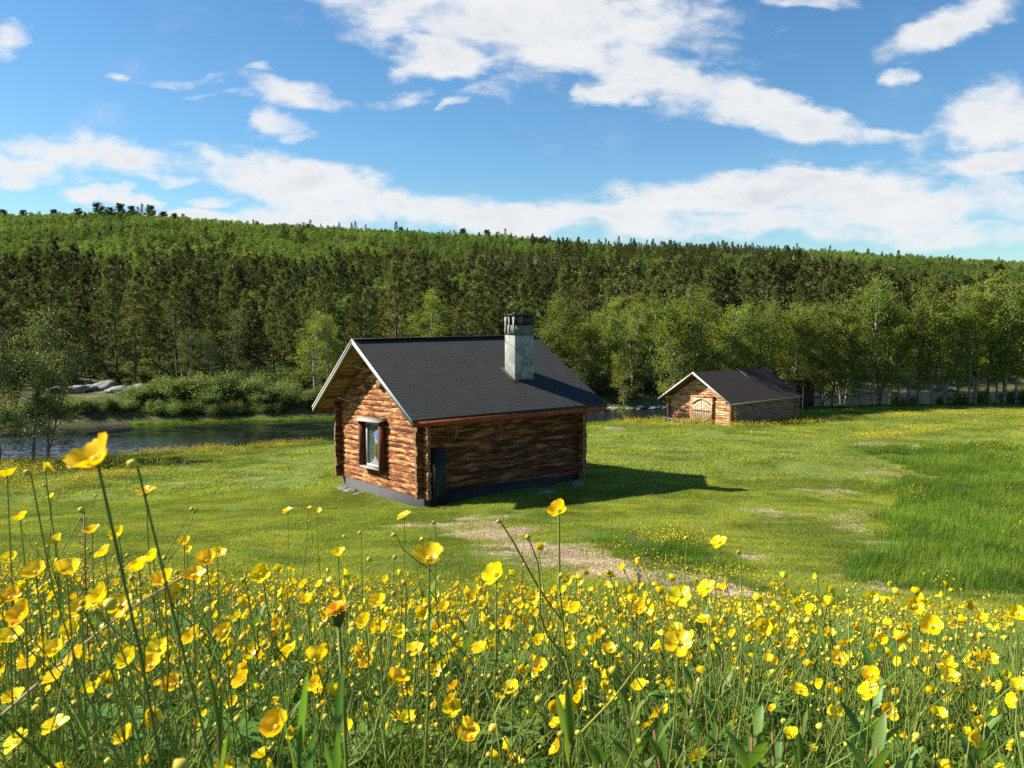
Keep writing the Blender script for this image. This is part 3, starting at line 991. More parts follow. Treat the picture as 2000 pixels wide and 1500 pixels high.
A_ = dict(W_=5.93, L_=5.56, ez=2.57, rise=2.0, of=.683, orr=.411, oe=.695, mo=.179, ol=.642, ezl=2.21, k=.06, base=.25, sp=.168, r=.100)
cz0 = -5.532
cabin = empty('log_cabin', (-2.443, 22.6, cz0), .591, label='dark-roofed log cabin with stone chimney on a grey plinth in the mown meadow', category='cabin')
H = log_house(cabin, **A_, lm=M['log'], lm2=M['log_shaded'], endm=M['log_end'], roofmat=M['shingle'], under=M['soffit'])
W_, L_ = A_['W_'], A_['L_']
ym, zt, ez, oe, of, orr, ol, ezl = H['ym'], H['zt'], A_['ez'], A_['oe'], A_['of'], A_['orr'], A_['ol'], A_['ezl']
# foundation: a plinth with sloping top
g = Geo()
xo = .02
P = [[xo, xo, .25 - .06 * xo], [xo, W_ - xo, .25 - .06 * W_], [xo, W_ - xo, -1.1], [xo, xo, -.9]]
g.prism(P, [L_ - 2 * xo, 0, .0])
obj('foundation', g.mesh('foundation', [M['foundation']]), cabin)
g = Geo()
g.prism([[.66, -.035, -.8], [5.42, -.035, -.5], [5.42, -.035, .33], [.66, -.035, .43]], [0, .05, 0])
obj('base_board', g.mesh('base_board', [M['dark_panel']]), cabin)
g = Geo()
g.prism([[.22, -.14, -.45], [.64, -.14, -.45], [.64, -.14, 1.56], [.22, -.14, 1.58]], [0, .12, 0])
g.prism([[.20, -.17, 1.58], [.66, -.17, 1.56], [.66, -.17, 1.60], [.20, -.17, 1.62]], [0, .16, 0])
obj('corner_panel', g.mesh('corner_panel', [M['dark_panel']]), cabin)
# soffit boards (underside) as planks across the slope
for (ya, za, yb, zb) in ((-oe, ez, ym, zt), (W_ + ol, ezl, ym, zt)):
    g = Geo(); n = 16
    for q in range(n):
        t0, t1 = q / n + .002, (q + 1) / n - .003
        y0, y1 = ya + (yb - ya) * t0, ya + (yb - ya) * t1
        z0, z1 = za + (zb - za) * t0 - .055, za + (zb - za) * t1 - .055
        g.prism([[-of + .03, y0, z0], [-of + .03, y1, z1], [-of + .03, y1, z1 - .025], [-of + .03, y0, z0 - .025]], [L_ + orr + of - .06, 0, 0])
    obj('soffit', g.mesh('soffit', [M['soffit']]), cabin)
# purlins
for y, side in ((ym, 0), (W_ * .80, 1), (W_ * .985, 1), (W_ * .22, 0), (.10, 0)):
    zz = (H['zr'](y) if y <= ym else H['zl'](y)) - .07 - (.04 if y == ym else 0)
    g = Geo(); log(g, (-of + .12, y, zz), (L_ + orr - .1, y, zz), .085, int(y * 10) + 7)
    obj('purlin', g.mesh('purlin', [M['soffit'], M['log_end']], True), cabin)
# barge boards on the front gable: right white, left weathered with a white edge
g = Geo(); slope_board(g, -of - .03, -of + .0, -oe - .02, ez - .01, ym, zt, .0, .135)
slope_board(g, -of - .045, -of - .031, -oe - .02, ez - .01, ym, zt, -.02, .05)
obj('barge_board', g.mesh('barge_board', [M['white_paint']]), cabin, label='white painted barge board on the right rake')
g = Geo(); slope_board(g, -of - .03, -of + .0, W_ + ol + .02, ezl - .01, ym, zt, .03, .13)
obj('barge_board', g.mesh('barge_board_left', [M['grey_board']]), cabin, label='weathered grey barge board on the left rake')
g = Geo(); slope_board(g, -of - .047, -of - .032, W_ + ol + .02, ezl - .01, ym, zt, -.02, .045)
obj('edge_strip', g.mesh('edge_strip', [M['white_paint']]), cabin)
g = Geo(); slope_board(g, L_ + orr + .002, L_ + orr + .03, -oe, ez, ym, zt, .02, .14)
slope_board(g, L_ + orr + .002, L_ + orr + .03, W_ + ol, ezl, ym, zt, .02, .14)
obj('barge_board', g.mesh('barge_board_rear', [M['fascia']]), cabin)
g = Geo(); g.box(((L_ + orr - of) / 2, -oe - .015, ez - .125), (L_ + orr + of - .02, .03, .15))
obj('fascia', g.mesh('fascia', [M['fascia']]), cabin)
g = Geo(); g.box(((L_ + orr - of) / 2, W_ + ol + .015, ezl - .125), (L_ + orr + of - .02, .03, .15))
obj('fascia', g.mesh('fascia_far', [M['fascia']]), cabin)
g = Geo(); g.box(((L_ + orr - of) / 2, -oe - .036, ez - .012), (L_ + orr + of, .012, .07))
g.box(((L_ + orr - of) / 2, ym, zt + .012), (L_ + orr + of, .26, .018))
obj('roof_edge', g.mesh('roof_edge', [M['black_metal']]), cabin)
# chimney: random-stone shaft, grey upper band, soot-black cap with an opening
ch = Geo(); cx0, cx1, cy0, cy1 = 3.54, 4.24, .73, 1.30
ch.box(((cx0 + cx1) / 2, (cy0 + cy1) / 2, 3.75), (cx1 - cx0, cy1 - cy0, 1.85))
chim = obj('chimney', ch.mesh('chimney', [M['chimney_stone']]), cabin)
bv = chim.modifiers.new('b', 'BEVEL'); bv.width = .02; bv.segments = 2
g = Geo(); g.box(((cx0 + cx1) / 2, (cy0 + cy1) / 2, 4.835), (cx1 - cx0 - .008, cy1 - cy0 - .008, .31))
obj('upper_band', g.mesh('upper_band', [M['chimney_grey']]), chim)
g = Geo()
yc, xc = (cy0 + cy1) / 2, (cx0 + cx1) / 2
g.box((xc, cy0 + .05, 5.13), (cx1 - cx0, .10, .28)); g.box((xc, cy1 - .05, 5.13), (cx1 - cx0, .10, .28))
g.box((cx1 - .05, yc, 5.13), (.10, cy1 - cy0 - .2, .28))
g.box((cx0 + .05, cy0 + .14, 5.13), (.10, .08, .28)); g.box((cx0 + .05, cy1 - .19, 5.13), (.10, .18, .28))
g.box((xc, yc, 5.30), (cx1 - cx0 + .05, cy1 - cy0 + .05, .045))
g.tube([[xc - .15, yc, 5.32], [xc - .15, yc, 5.38]], .05, 10)
obj('cap', g.mesh('cap', [M['black_metal']]), chim)
g = Geo(); g.box((cx0 + .14 + .05, cy0 - .012, 5.13), (.17, .02, .18))
obj('vent_plate', g.mesh('vent_plate', [M['vent']]), chim)
g = Geo(); g.box((cx0 - .012, cy0 + .30, 4.98), (.02, .05, .42)); g.box((cx0 - .012, cy0 + .06, 4.98), (.02, .06, .50)); g.box((cx0 - .012, cy1 - .07, 4.98), (.02, .09, .5))
obj('side_stone', g.mesh('side_stone', [M['chimney_stone']]), chim)
g = Geo()
s27 = math.atan(H['sr'])
fl = lambda y: ez + (y + oe) * H['sr'] + .004
g.prism([[cx0 - .1, cy0 - .1, fl(cy0 - .1)], [cx1 + .1, cy0 - .1, fl(cy0 - .1)], [cx1 + .1, cy1 + .1, fl(cy1 + .1)], [cx0 - .1, cy1 + .1, fl(cy1 + .1)]], [0, 0, .012])
obj('flashing', g.mesh('flashing', [M['roof_felt']]), chim)
# window on the front gable
wy0, wy1, wz0, wz1 = 2.36, 3.98, .66, 2.08
win = None
g = Geo()
sh = lambda y, z: z - .06 * (y - 3.17)
def wb(y0, y1, z0, z1, x0, x1, G_=None):
    (G_ or g).prism([[x0, y0, sh(y0, z0)], [x0, y1, sh(y1, z0)], [x0, y1, sh(y1, z1)], [x0, y0, sh(y0, z1)]], [x1 - x0, 0, 0])
wb(wy0 + .03, wy0 + .15, wz0 - .12, wz1 + .02, -.20, .05); wb(wy1 - .12, wy1, wz0 - .02, wz1 + .02, -.20, .05)
wb(wy1 - .36, wy1 - .122, wz0 + .03, wz1 - .02, -.06, .05)
wb(wy0 + .162, wy1 - .122, wz1 - .06, wz1 + .02, -.14, .05)
win = obj('window', g.mesh('window', [M['frame_wood']]), cabin)
g = Geo()
wb(wy0 - .06, wy1 + .12, wz1 + .022, wz1 + .05, -.30, .02)
g.V[0][:, 2] += np.where(g.V[0][:, 0] < -.2, -.055, .03)
obj('header_board', g.mesh('header_board', [M['grey_board']]), win)
g = Geo(); wb(wy0 + .162, wy1 - .10, wz0 - .07, wz0 - .035, -.22, .0)
obj('sill', g.mesh('sill', [M['grey_board']]), win)
g = Geo()
iy0, iy1 = wy0 + .165, wy1 - .365
for (a, b, c, d) in ((iy0, iy1, wz0 - .03, wz0 + .06), (iy0, iy1, wz1 - .12, wz1 - .065), (iy0, iy0 + .05, wz0 + .062, wz1 - .122), (iy1 - .05, iy1, wz0 + .062, wz1 - .122)):
    wb(a, b, c, d, -.09, -.045)
obj('sash', g.mesh('sash', [simple('sash_paint', (.36, .36, .35), .6, .15, 6)]), win)
m, T = newmat('glass')
b1 = T.n('ShaderNodeBsdfGlossy', {'Roughness': .02, 'Color': (.9, .95, .95)})
b2 = T.n('ShaderNodeBsdfTransparent', {'Color': (.85, .9, .87)})
fr_ = T.n('ShaderNodeFresnel', {'IOR': 1.5})
mx = T.n('ShaderNodeMixShader', {0: T.math('MULTIPLY', fr_.outputs[0], .5), 1: b2.outputs[0], 2: b1.outputs[0]})
T.n('ShaderNodeOutputMaterial', {'Surface': mx.outputs[0]})
M['glass'] = m
g = Geo(); wb(iy0 + .05, iy1 - .05, wz0 + .06, wz1 - .12, -.066, -.060)
obj('pane', g.mesh('pane', [M['glass']]), win)
def curtain(y0, y1, wob_):
    n = 40; yy_ = np.linspace(y0, y1, n); xx = .0 + .025 * np.sin(np.linspace(0, wob_ * 6.28, n))
    V = np.r_[np.c_[xx - .01, yy_, sh(yy_, wz0 + .02)], np.c_[xx * .6 - .01, yy_, sh(yy_, wz1 - .07)]]
    i = np.arange(n - 1)
    gg = Geo(); gg.add(V, [np.stack([i, i + 1, i + 1 + n, i + n], -1)])
    me = gg.mesh('curtain', [M['curtain']], True)
    return me
obj('curtain', curtain(iy1 - .52, iy1, 5), win)
obj('curtain', curtain(iy0 + .20, iy0 + .36, 2.5), win)
g = Geo(); wb(iy0 - .02, iy1 + .02, wz0 - .05, wz1 - .03, .048, .052)
obj('dark_interior', g.mesh('dark_interior', [M['inside']]), win)
# small fittings
for (a, b) in (((-.35, 5.25, 2.62), (-.08, 4.9, 2.50)), ((-.30, 3.95, 3.70), (-.06, 3.6, 3.60))):
    g = Geo(); g.tube([a, b], .014, 6); obj('rod', g.mesh('rod', [M['pale_stick']]), cabin)
g = Geo(); g.box((-.06, 2.62, 3.22), (.12, .30, .22)); obj('nest_box', g.mesh('nest_box', [M['log_end']]), cabin)
g = Geo(); g.tube([[1.05, -.1, 2.42], [1.0, -.13, 2.1], [.93, -.14, 1.85]], .014, 5); obj('hanging_stick', g.mesh('hanging_stick', [M['grey_board']]), cabin)
g = Geo(); g.tube([[2.45, -.1, 2.2], [2.45, -.14, 2.02]], .014, 5); obj('hanging_stick', g.mesh('hanging_stick2', [M['grey_board']]), cabin)

# ------------------------------------------------------------------ barn
B_ = dict(W_=4.784, L_=6.6, ez=1.351, rise=1.668, of=.643, orr=.213, oe=.263, mo=.083, ol=.351, ezl=1.237, k=.035, base=-.02, sp=.15, r=.092)
bz0 = -6.912
barn = empty('hay_barn', (12.886, 48, bz0), .683, label='low log barn with brown felt roof and pale double doors beside the river trees', category='barn')
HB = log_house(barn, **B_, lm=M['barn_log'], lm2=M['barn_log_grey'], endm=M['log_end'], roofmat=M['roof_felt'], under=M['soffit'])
W_, L_, ez, oe, of, orr, ol, ezl = B_['W_'], B_['L_'], B_['ez'], B_['oe'], B_['of'], B_['orr'], B_['ol'], B_['ezl']
ymb, ztb = HB['ym'], HB['zt']
g = Geo(); slope_board(g, -of - .03, -of, -oe - .02, ez - .01, ymb, ztb, -.03, .12); slope_board(g, -of - .03, -of, W_ + ol + .02, ezl - .01, ymb, ztb, -.03, .12)
obj('barge_board', g.mesh('barn_barge', [M['white_paint']]), barn)
g = Geo(); g.box(((L_ + orr - of) / 2, -oe - .02, ez - .045), (L_ + orr + of, .03, .075))
obj('eave_board', g.mesh('eave_board', [M['grey_board']]), barn)
for (ya, za, yb, zb) in ((-oe, ez, ymb, ztb), (W_ + ol, ezl, ymb, ztb)):
    g = Geo(); slope_board(g, -of + .02, L_ + orr - .02, ya, za, yb, zb, .055, .03)
    obj('soffit', g.mesh('barn_soffit', [M['frame_wood']]), barn)
for y in (ymb, W_ * .97, .12):
    zz = (HB['zr'](y) if y <= ymb else HB['zl'](y)) - .06
    g = Geo(); log(g, (-of + .1, y, zz), (L_ + orr - .1, y, zz), .08, int(y * 10) + 57); obj('purlin', g.mesh('barn_purlin', [M['barn_log'], M['log_end']], True), barn)
g = Geo(); g.box((L_ * .62 - .3, (ymb - oe) / 2 + .85, HB['zr']((ymb - oe) / 2 + .85) + .17), (.03, 1.3, .02), M=np.array(Matrix.Rotation(math.atan(HB['sr']), 3, 'X')))
obj('roof_batten', g.mesh('roof_batten', [M['grey_board']]), barn)
shb = lambda y, z: z - .035 * y
for (ya, yb) in ((1.52, 2.17), (2.19, 2.86)):
    g = Geo(); n = 5
    for q in range(n):
        a, b = ya + (yb - ya) * q / n + .006, ya + (yb - ya) * (q + 1) / n - .006
        g.prism([[-.12, a, shb(a, -.02)], [-.12, b, shb(b, -.02)], [-.12, b, shb(b, 1.56)], [-.12, a, shb(a, 1.56)]], [.03, 0, 0])
    dr = obj('door', g.mesh('barn_door', [M['door_wood']]), barn)
    g = Geo()
    s = 1 if ya < 2 else -1
    y_in, y_out = (yb, ya) if s == 1 else (ya, yb)
    g.tube([[-.145, y_out, shb(y_out, 1.18)], [-.145, (y_in + y_out) / 2, shb(2, 1.38)], [-.145, y_in, shb(y_in, 1.50)]], .04, 5)
    obj('brace', g.mesh('barn_brace', [M['barn_log_grey']]), dr)
    g = Geo(); g.tube([[-.145, y_out, shb(y_out, .32)], [-.145, y_in, shb(y_in, .12)]], .035, 5)
    obj('brace', g.mesh('barn_brace', [M['barn_log_grey']]), dr)
    g = Geo(); g.box((-.145, (ya + yb) / 2, shb(2.2, .78)), (.02, abs(yb - ya) - .02, .035)); obj('strap', g.mesh('barn_strap', [M['black_metal']]), dr)
g = Geo()
for (a, b, c, d) in ((1.38, 1.51, -.1, 1.6), (2.87, 3.0, -.1, 1.6), (1.30, 3.08, 1.602, 1.68)):
    g.prism([[-.13, a, shb(a, c)], [-.13, b, shb(b, c)], [-.13, b, shb(b, d)], [-.13, a, shb(a, d)]], [.12, 0, 0])
obj('door_frame', g.mesh('door_frame', [M['barn_log']]), barn)
g = Geo()
for k_, (x, y, z, r) in enumerate([(-.02, 2.42, 2.72, .06)]):
    g.tube([[x - .1, y, z], [x, y, z]], [.07, .04], 10)
obj('lamp', g.mesh('lamp', [M['white_paint']]), barn)
e2 = np.array([math.cos(.683), math.sin(.683)]); g2 = np.array([-e2[1], e2[0]])
def bw(x, y): return 12.886 + e2[0] * x + g2[0] * y, 48 + e2[1] * x + g2[1] * y
X, Y = bw(-.45, 4.0)
bench = empty('bench', (X, Y, hz(X, Y)), .683 + math.pi / 2, label='low grey plank bench on stone blocks against the barn front', category='bench')
g = Geo(); g.box((0, 0, .27), (1.75, .26, .05)); obj('seat', g.mesh('bench_seat', [M['grey_board']]), bench)
for s in (-.72, .1, .7):
    g = Geo(); g.box((s, 0, .10), (.2, .2, .29)); obj('leg', g.mesh('bench_leg', [M['rock']]), bench)

# ------------------------------------------------------------------ maroon shed
sx, sy = 20.55, 58.3
shed = empty('wooden_shed', (sx, sy, hz(sx, sy) - .05), .683, label='small dark maroon board shed behind the barn with a flat black roof', category='shed')
g = Geo(); n = 10
for q in range(n):
    a, b = 1.5 * q / n + .004, 1.5 * (q + 1) / n - .004
    g.prism([[a, 0, -.1], [b, 0, -.1], [b, 0, 2.0 - .06 * b], [a, 0, 2.0 - .06 * a]], [0, .025, 0])
obj('front_wall', g.mesh('shed_front', [M['shed_wood']]), shed)
g = Geo(); n = 13
for q in range(n):
    a, b = 2.0 * q / n + .03, 2.0 * (q + 1) / n + .022
    g.prism([[0, a, -.1], [0, b, -.1], [0, b, 2.05], [0, a, 2.05]], [.025, 0, 0])
obj('side_wall', g.mesh('shed_side', [M['shed_wood']]), shed)
g = Geo(); g.box((.76, 2.03, .85), (1.46, .03, 1.9)); g.box((1.49, 1.03, .82), (.03, 1.95, 1.84)); obj('back_wall', g.mesh('shed_back', [M['shed_wood']]), shed)
g = Geo(); g.box((-.015, -.015, .85), (.05, .05, 1.86)); obj('corner_board', g.mesh('shed_corner', [M['white_paint']]), shed)
g = Geo(); g.prism([[-.2, -.2, 2.10], [1.85, -.2, 1.96], [1.85, -.2, 2.02], [-.2, -.2, 2.17]], [0, 2.7, .05]); obj('roof', g.mesh('shed_roof', [M['roof_felt']]), shed)


# ------------------------------------------------------------------ stones
def rock_mesh(name, seed, flat=.6, sub=3):
    import bmesh
    bm = bmesh.new(); bmesh.ops.create_icosphere(bm, subdivisions=sub, radius=1)
    r = np.random.default_rng(seed); off = r.uniform(0, 50, 3)
    from mathutils import noise as mn
    for v in bm.verts:
        p = v.co.copy()
        d = mn.noise(p * .9 + Vector(off)) * .45 + mn.noise(p * 2.3 + Vector(off)) * .24 + mn.noise(p * 6 + Vector(off)) * .10
        v.co = p * (1 + d); v.co.z *= flat
        v.co.x = round(v.co.x * 3.2) / 3.2 * .35 + v.co.x * .65
    me = bpy.data.meshes.new(name); bm.to_mesh(me); bm.free(); me.materials.append(M['rock'])
    for p in me.polygons: p.use_smooth = True
    return me
rocks = [rock_mesh('stone_%d' % i, i, .45 + .1 * (i % 3)) for i in range(5)]
for i, (px, py, s, lab) in enumerate([(664, 954, .10, 'pale stone at the far left foot of the cabin plinth'), (671, 957, .15, 'rounded pale stone against the plinth, second from its left end'),
                                      (684, 961, .17, 'flat pale stone half sunk by the plinth'), (699, 966, .12, 'small pale stone, rightmost of those by the plinth')]):
    d = ray(px, py); X, Y = pxg(px, py)
    obj('stone', rocks[i % 5], None, (X, Y - .02, hz(X, Y) + s * .15), i * 1.3, label=lab, category='stone', group='stones along the cabin plinth').scale = (s * 1.3, s, s * .9)
X, Y = pxg(1060, 964)
obj('flat_stone', rocks[2], None, (X, Y, hz(X, Y)), .6, label='pale pointed flat stone in the shade below the long wall', category='stone').scale = (.42, .2, .14)
X, Y = pxg(1128, 950)
obj('flat_stone', rocks[1], None, (X, Y, hz(X, Y) + .03), 1.2, label='grey stone under the rear corner of the cabin', category='stone').scale = (.22, .2, .2)
X, Y = pxg(1160, 922)
obj('flat_stone', rocks[0], None, (X, Y, hz(X, Y) - .02), .3, label='flat grey stone lying in the shadow behind the cabin', category='stone').scale = (.6, .25, .1)
X, Y = pxg(517, 952)
obj('flat_stone', rocks[3], None, (X, Y, hz(X, Y) - .03), .3, label='dark stone hump in the mown grass left of the cabin', category='stone').scale = (.45, .25, .12)
X, Y = pxg(1198, 838)
obj('flat_stone', rocks[4], None, (X, Y, hz(X, Y) - .03), .3, label='grey stone in the grass near the leaning birch', category='stone').scale = (.55, .35, .25)
# boulders and outcrops of the far bank
BO = [(150, 775, 1.5, .5), (178, 768, 1.0, .6), (205, 778, 1.6, .5), (232, 785, 1.3, .55), (268, 768, 1.3, .5), (190, 790, .8, .6), (110, 790, 1.0, .5), (285, 775, .8, .6), (135, 785, .7, .6), (250, 775, .9, .5)]
for i, (px, py, s, fl_) in enumerate(BO):
    Yb = 62.5 + (i % 3) * .8; d = ray(px, py); X = d[0] / d[1] * Yb
    labs = ['broad grey outcrop on the far bank', 'rounded pale boulder on the far bank']
    o = obj('boulder', rocks[i % 5], None, (X, Yb, hz(X, Yb) + .25 * s * fl_), i * 1.1, label='pale grey granite boulder on the far river bank below the pines', category='boulder', group='boulders on the far bank')
    o.scale = (s * .62, s * .55, s * .5)
SB = np.random.default_rng(3)
for i in range(34):
    X = SB.uniform(5.0, 12.5); Yb = float(yfar(np.array([X]))[0]) - SB.uniform(-.4, .9)
    s = SB.uniform(.10, .33)
    o = obj('shore_stone', rocks[i % 5], None, (X, Yb, WATER + .04 + s * .2), SB.uniform(0, 6), label='grey stone in the row along the far waterline behind the cabin roof tip', category='stone', group='stones along the far waterline')
    o.scale = (s * 1.3, s, s)

# ------------------------------------------------------------------ trees
def tree_src(name, tr, cr, bark, leafm):
    return (tr.mesh(name + '_trunk', [bark], True), cr.mesh(name + '_crown', [leafm]))


def put_tree(kind, src, x, y, rotz, s, label, cat, group=None, dz=-.05, tilt=(0, 0), sz=None):
    r = empty(kind, (x, y, hz(x, y) + dz), rotz, label=label, category=cat)
    r.rotation_euler = (tilt[0], tilt[1], rotz); r.scale = (s, s, sz or s)
    if group: r['group'] = group
    obj('trunk', src[0], r); obj('crown', src[1], r)
    return r


TR = random.Random(5)
BG = [birch(10 + i, H=8, nb=32 + 2 * i, lean=.03 + .03 * (i % 3), stems=1 + (i % 3 == 2), cl=34, spread=[1.1, .75, 1.15, .8, 1.0, .65][i], sub=3.1) for i in range(6)]
BIRCH = [tree_src('birch', a, b, M['birch_bark'], M['birch_leaf']) for a, b in BG]
DG = [birch(40 + i, H=8, nb=30, lean=.07, stems=2, cl=40, spread=1.05, leaf=.10, low=.10, sub=3.4) for i in range(3)]
DARK = [tree_src('dark_birch', a, b, M['birch_bark'], M['dark_leaf']) for a, b in DG]
PG = [pine(60 + i, bare=[.12, .26, .05, .20, .14][i], wid=[1.2, 1.05, 1.45, .95, 1.15][i], nb=[66, 56, 74, 60, 64][i], blade=.29, dens=19, taper=[.75, .6, .9, .55, .8][i]) for i in range(5)]
PINE = [tree_src('pine', a, b, M['pine_bark'], M['pine_leaf']) for a, b in PG]
WG = [bush(80 + i) for i in range(4)]
WILLOW = [tree_src('willow', a, b, M['birch_bark'], M['willow_leaf']) for a, b in WG]

# birches on the near bank, right of the barn
k_ = 0
WHERE = {0: 'in the row of birches right of the shed'}
for (px, Y, s, tl) in [(1612, 60.6, .92, 0), (1628, 59.9, .95, 0), (1650, 61.0, 1.0, .02), (1686, 60.0, 1.06, -.24), (1707, 60.1, 1.08, 0), (1722, 60.3, 1.02, 0), (1742, 61.2, 1.0, 0), (1762, 60.3, 1.05, .05),
                       (1778, 60.6, 1.0, -.03), (1797, 60.9, 1.1, .1), (1826, 60.5, 1.08, -.04), (1850, 60.6, 1.05, 0), (1874, 61.0, 1.1, .06), (1899, 60.2, 1.12, 0), (1912, 60.4, 1.05, -.08), (1934, 61.0, 1.1, 0),
                       (1952, 60.7, 1.1, 0), (1968, 60.6, 1.13, .04), (1990, 60.4, 1.12, 0), (2012, 60.8, 1.1, 0), (2040, 60.4, 1.1, 0), (2075, 60.6, 1.1, 0)]:
    X = (px - 1000) / F * Y
    lab = 'slender pale-trunked birch in the riverside row right of the shed'
    if px == 1686: lab = 'leaning birch with a pale slanting trunk right of the shed'
    if px == 1899: lab = 'birch with the thickest dark trunk at the right of the riverside row'
    put_tree('birch_tree', BIRCH[k_ % 6], X, Y, TR.uniform(0, 6.28) if tl > -.2 else 0.4, s * TR.uniform(.80, 1.10), lab, 'birch tree', None if px in (1686, 1899) else 'riverside birches right of the shed', tilt=(0, tl))
    k_ += 1
for (px, Y, s) in [(1305, 56.2, .95), (1318, 55.6, 1.12), (1345, 56.4, 1.06), (1372, 57.2, .98), (1398, 57.8, .92), (1422, 58.4, .90), (1446, 58.8, .98), (1470, 59.2, 1.0),
                   (1496, 59.4, .92), (1520, 60.0, .96), (1545, 60.6, .92), (1570, 61.2, .95), (1592, 61.4, .95), (1330, 57.0, 1.0), (1540, 60.4, .9), (1410, 57.8, .95)]:
    X = (px - 1000) / F * Y
    Y = min(Y, float(ynear(np.array([X]))[0]) - .4)
    put_tree('birch_tree', BIRCH[k_ % 6], X, Y, TR.uniform(0, 6.28), s, 'tallest birch rising behind the barn' if px == 1318 else 'leafy birch standing behind the barn by the river', 'birch tree', None if px == 1318 else 'birches behind the barn')
    k_ += 1
X, Y = 7.33, 51.6
put_tree('birch_tree', BIRCH[1], X, Y + 1.0, 2.2, .66, 'young birch with a bare leaning pale trunk between cabin and barn', 'birch tree', tilt=(-.20, -.20))
put_tree('birch_tree', BIRCH[4], 3.9, 67.6, 1, .95, 'birch on the far bank showing above the right roof slope', 'birch tree')
for (px, Y, s) in [(1075, 67, .80), (1110, 68, .78), (1140, 67, .85), (1165, 67.4, .82), (1190, 68, .9), (1212, 67.5, .88), (1235, 68.6, .95), (1258, 68.2, .9), (1280, 69.5, 1.0), (1150, 71, .8), (1205, 72, .95), (1250, 73, 1.0), (1120, 72.5, .7),
                   (1330, 73, .95), (1380, 75, .9), (1440, 76.5, .9), (1490, 78, .9), (1560, 79, .9), (1630, 80, .9), (1700, 81.5, .95), (1760, 82, .9), (1830, 82.5, .9), (1900, 84, .9), (1960, 84, .9), (2020, 85, .9)]:
    X = (px - 1000) / F * Y
    put_tree('birch_tree', BIRCH[k_ % 6], X, Y, TR.uniform(0, 6.28), s * .95, 'light green birch on the far river bank', 'birch tree', 'birches on the far bank')
    k_ += 1
for (px, Y, s, lab) in [(838, 65.5, .98, 'light green round birch showing just above the cabin ridge'), (868, 66.5, .88, 'birch right beside the round one above the cabin ridge'),
                        (612, 62.5, .80, 'pale green birch on the far bank beside the cabin gable'), (640, 63.5, .74, 'pale green birch tucked behind the cabin gable tip'), (372, 64.5, .60, 'small pale birch among the bushes, left one of the pair'), (412, 64.8, .56, 'small pale birch among the bushes, right one of the pair'),
                        (455, 67.5, .78, 'slim pale birch against the dark pines above the bushes')]:
    X = (px - 1000) / F * Y
    put_tree('birch_tree', (DARK if px < 500 else BIRCH)[k_ % 3], X, Y, TR.uniform(0, 6.28), s, lab, 'birch tree'); k_ += 1
# left edge: open dark birches on the near bank
for i, (px, Y, s, lab, tl) in enumerate([(52, 38.2, .90, 'twin-stemmed dark birch on the near bank at the left edge', .05), (78, 38.5, .72, 'smaller birch leaning right beside the twin-stemmed one', .16), (-12, 38.2, .84, 'birch cut by the left edge of the picture', 0), (-70, 37.5, .9, 'birch beyond the left edge', 0)]):
    X = (px - 1000) / F * Y
    put_tree('birch_tree', DARK[i % 3], X, Y, [2.0, .4, 4.0, 1][i], s, lab, 'birch tree', tilt=(0, tl))
# bushes on the far bank
BU = [(285, 60.2, 1.0), (318, 60.8, 1.25), (350, 60.3, 1.35), (383, 61.2, 1.5), (410, 60.4, 1.2), (440, 61.3, 1.55), (470, 60.6, 1.3), (500, 61.6, 1.45), (528, 60.9, 1.15), (560, 61.4, 1.2), (590, 61.0, 1.05), (622, 61.6, 1.1), (650, 62, 1.2),
      (300, 58.4, .8), (335, 58.6, .85), (372, 58.9, .8), (415, 59.0, .85), (455, 59.3, .75), (500, 59.6, .7), (545, 60.0, .6), (240, 58.3, .8), (205, 57.8, .75), (170, 57.2, .8), (130, 57.0, .75), (262, 59.8, .9), (90, 56.4, .8), (40, 55.6, .9), (0, 55.2, .9)]
for i, (px, Y, s) in enumerate(BU):
    X = (px - 1000) / F * Y
    Y = max(Y, float(yfar(np.array([X]))[0]) + .5)
    src = WILLOW[i % 4]
    put_tree('willow_bush', src, X, Y, TR.uniform(0, 6.28), s * .95, 'grey-green willow bush on the far bank left of the cabin', 'bush', 'willow bushes on the far bank', sz=s * .62)
for (px, Y, s) in [(1600, 60.7, .5), (1622, 60.6, .6), (1655, 60.8, .55), (1758, 60.8, .55), (1782, 60.9, .5), (1845, 61.2, .5), (1880, 61.2, .6), (1920, 61.3, .6), (1975, 61.4, .6), (1283, 53.2, .35), (1720, 60.8, .35), (1640, 61, .5), (2010, 61.3, .6)]:
    X = (px - 1000) / F * Y
    put_tree('willow_bush', WILLOW[k_ % 4], X, Y, TR.uniform(0, 6.28), s, 'low dark bush at the foot of the riverside trees' if px > 1500 else 'small bush at the water edge left of the barn', 'bush', 'low bushes under the riverside birches' if px > 1500 else None); k_ += 1

# the wood on the hill: a jittered grid; nearest trees are things, the rest two masses
pr = np.random.default_rng(17)
pts = []
Yv = 66.0
while Yv < 640:
    st = 2.5 + .0040 * (Yv - 66)
    xs_ = np.arange(-.78 * Yv, .78 * Yv, st)
    xs_ = xs_ + pr.uniform(-.45, .45, len(xs_)) * st
    ys_ = Yv + pr.uniform(-.5, .5, len(xs_)) * st
    pts.append(np.c_[xs_, ys_])
    Yv += st
pts = np.concatenate(pts)
yfv = yfar(pts[:, 0])
Yeq = pts[:, 1] - yfv
pts = pts[Yeq > 6]
z = height(pts[:, 0], pts[:, 1])
u = pts[:, 0] / pts[:, 1]; rr2 = z / pts[:, 1]
bp = np.array([uw(a, b + 30) for a, b in [(-200, 520), (0, 520), (300, 500), (600, 512), (800, 495), (1000, 470), (1100, 455), (1300, 440), (1500, 445), (1570, 490), (1700, 535), (1850, 545), (2200, 545)]])
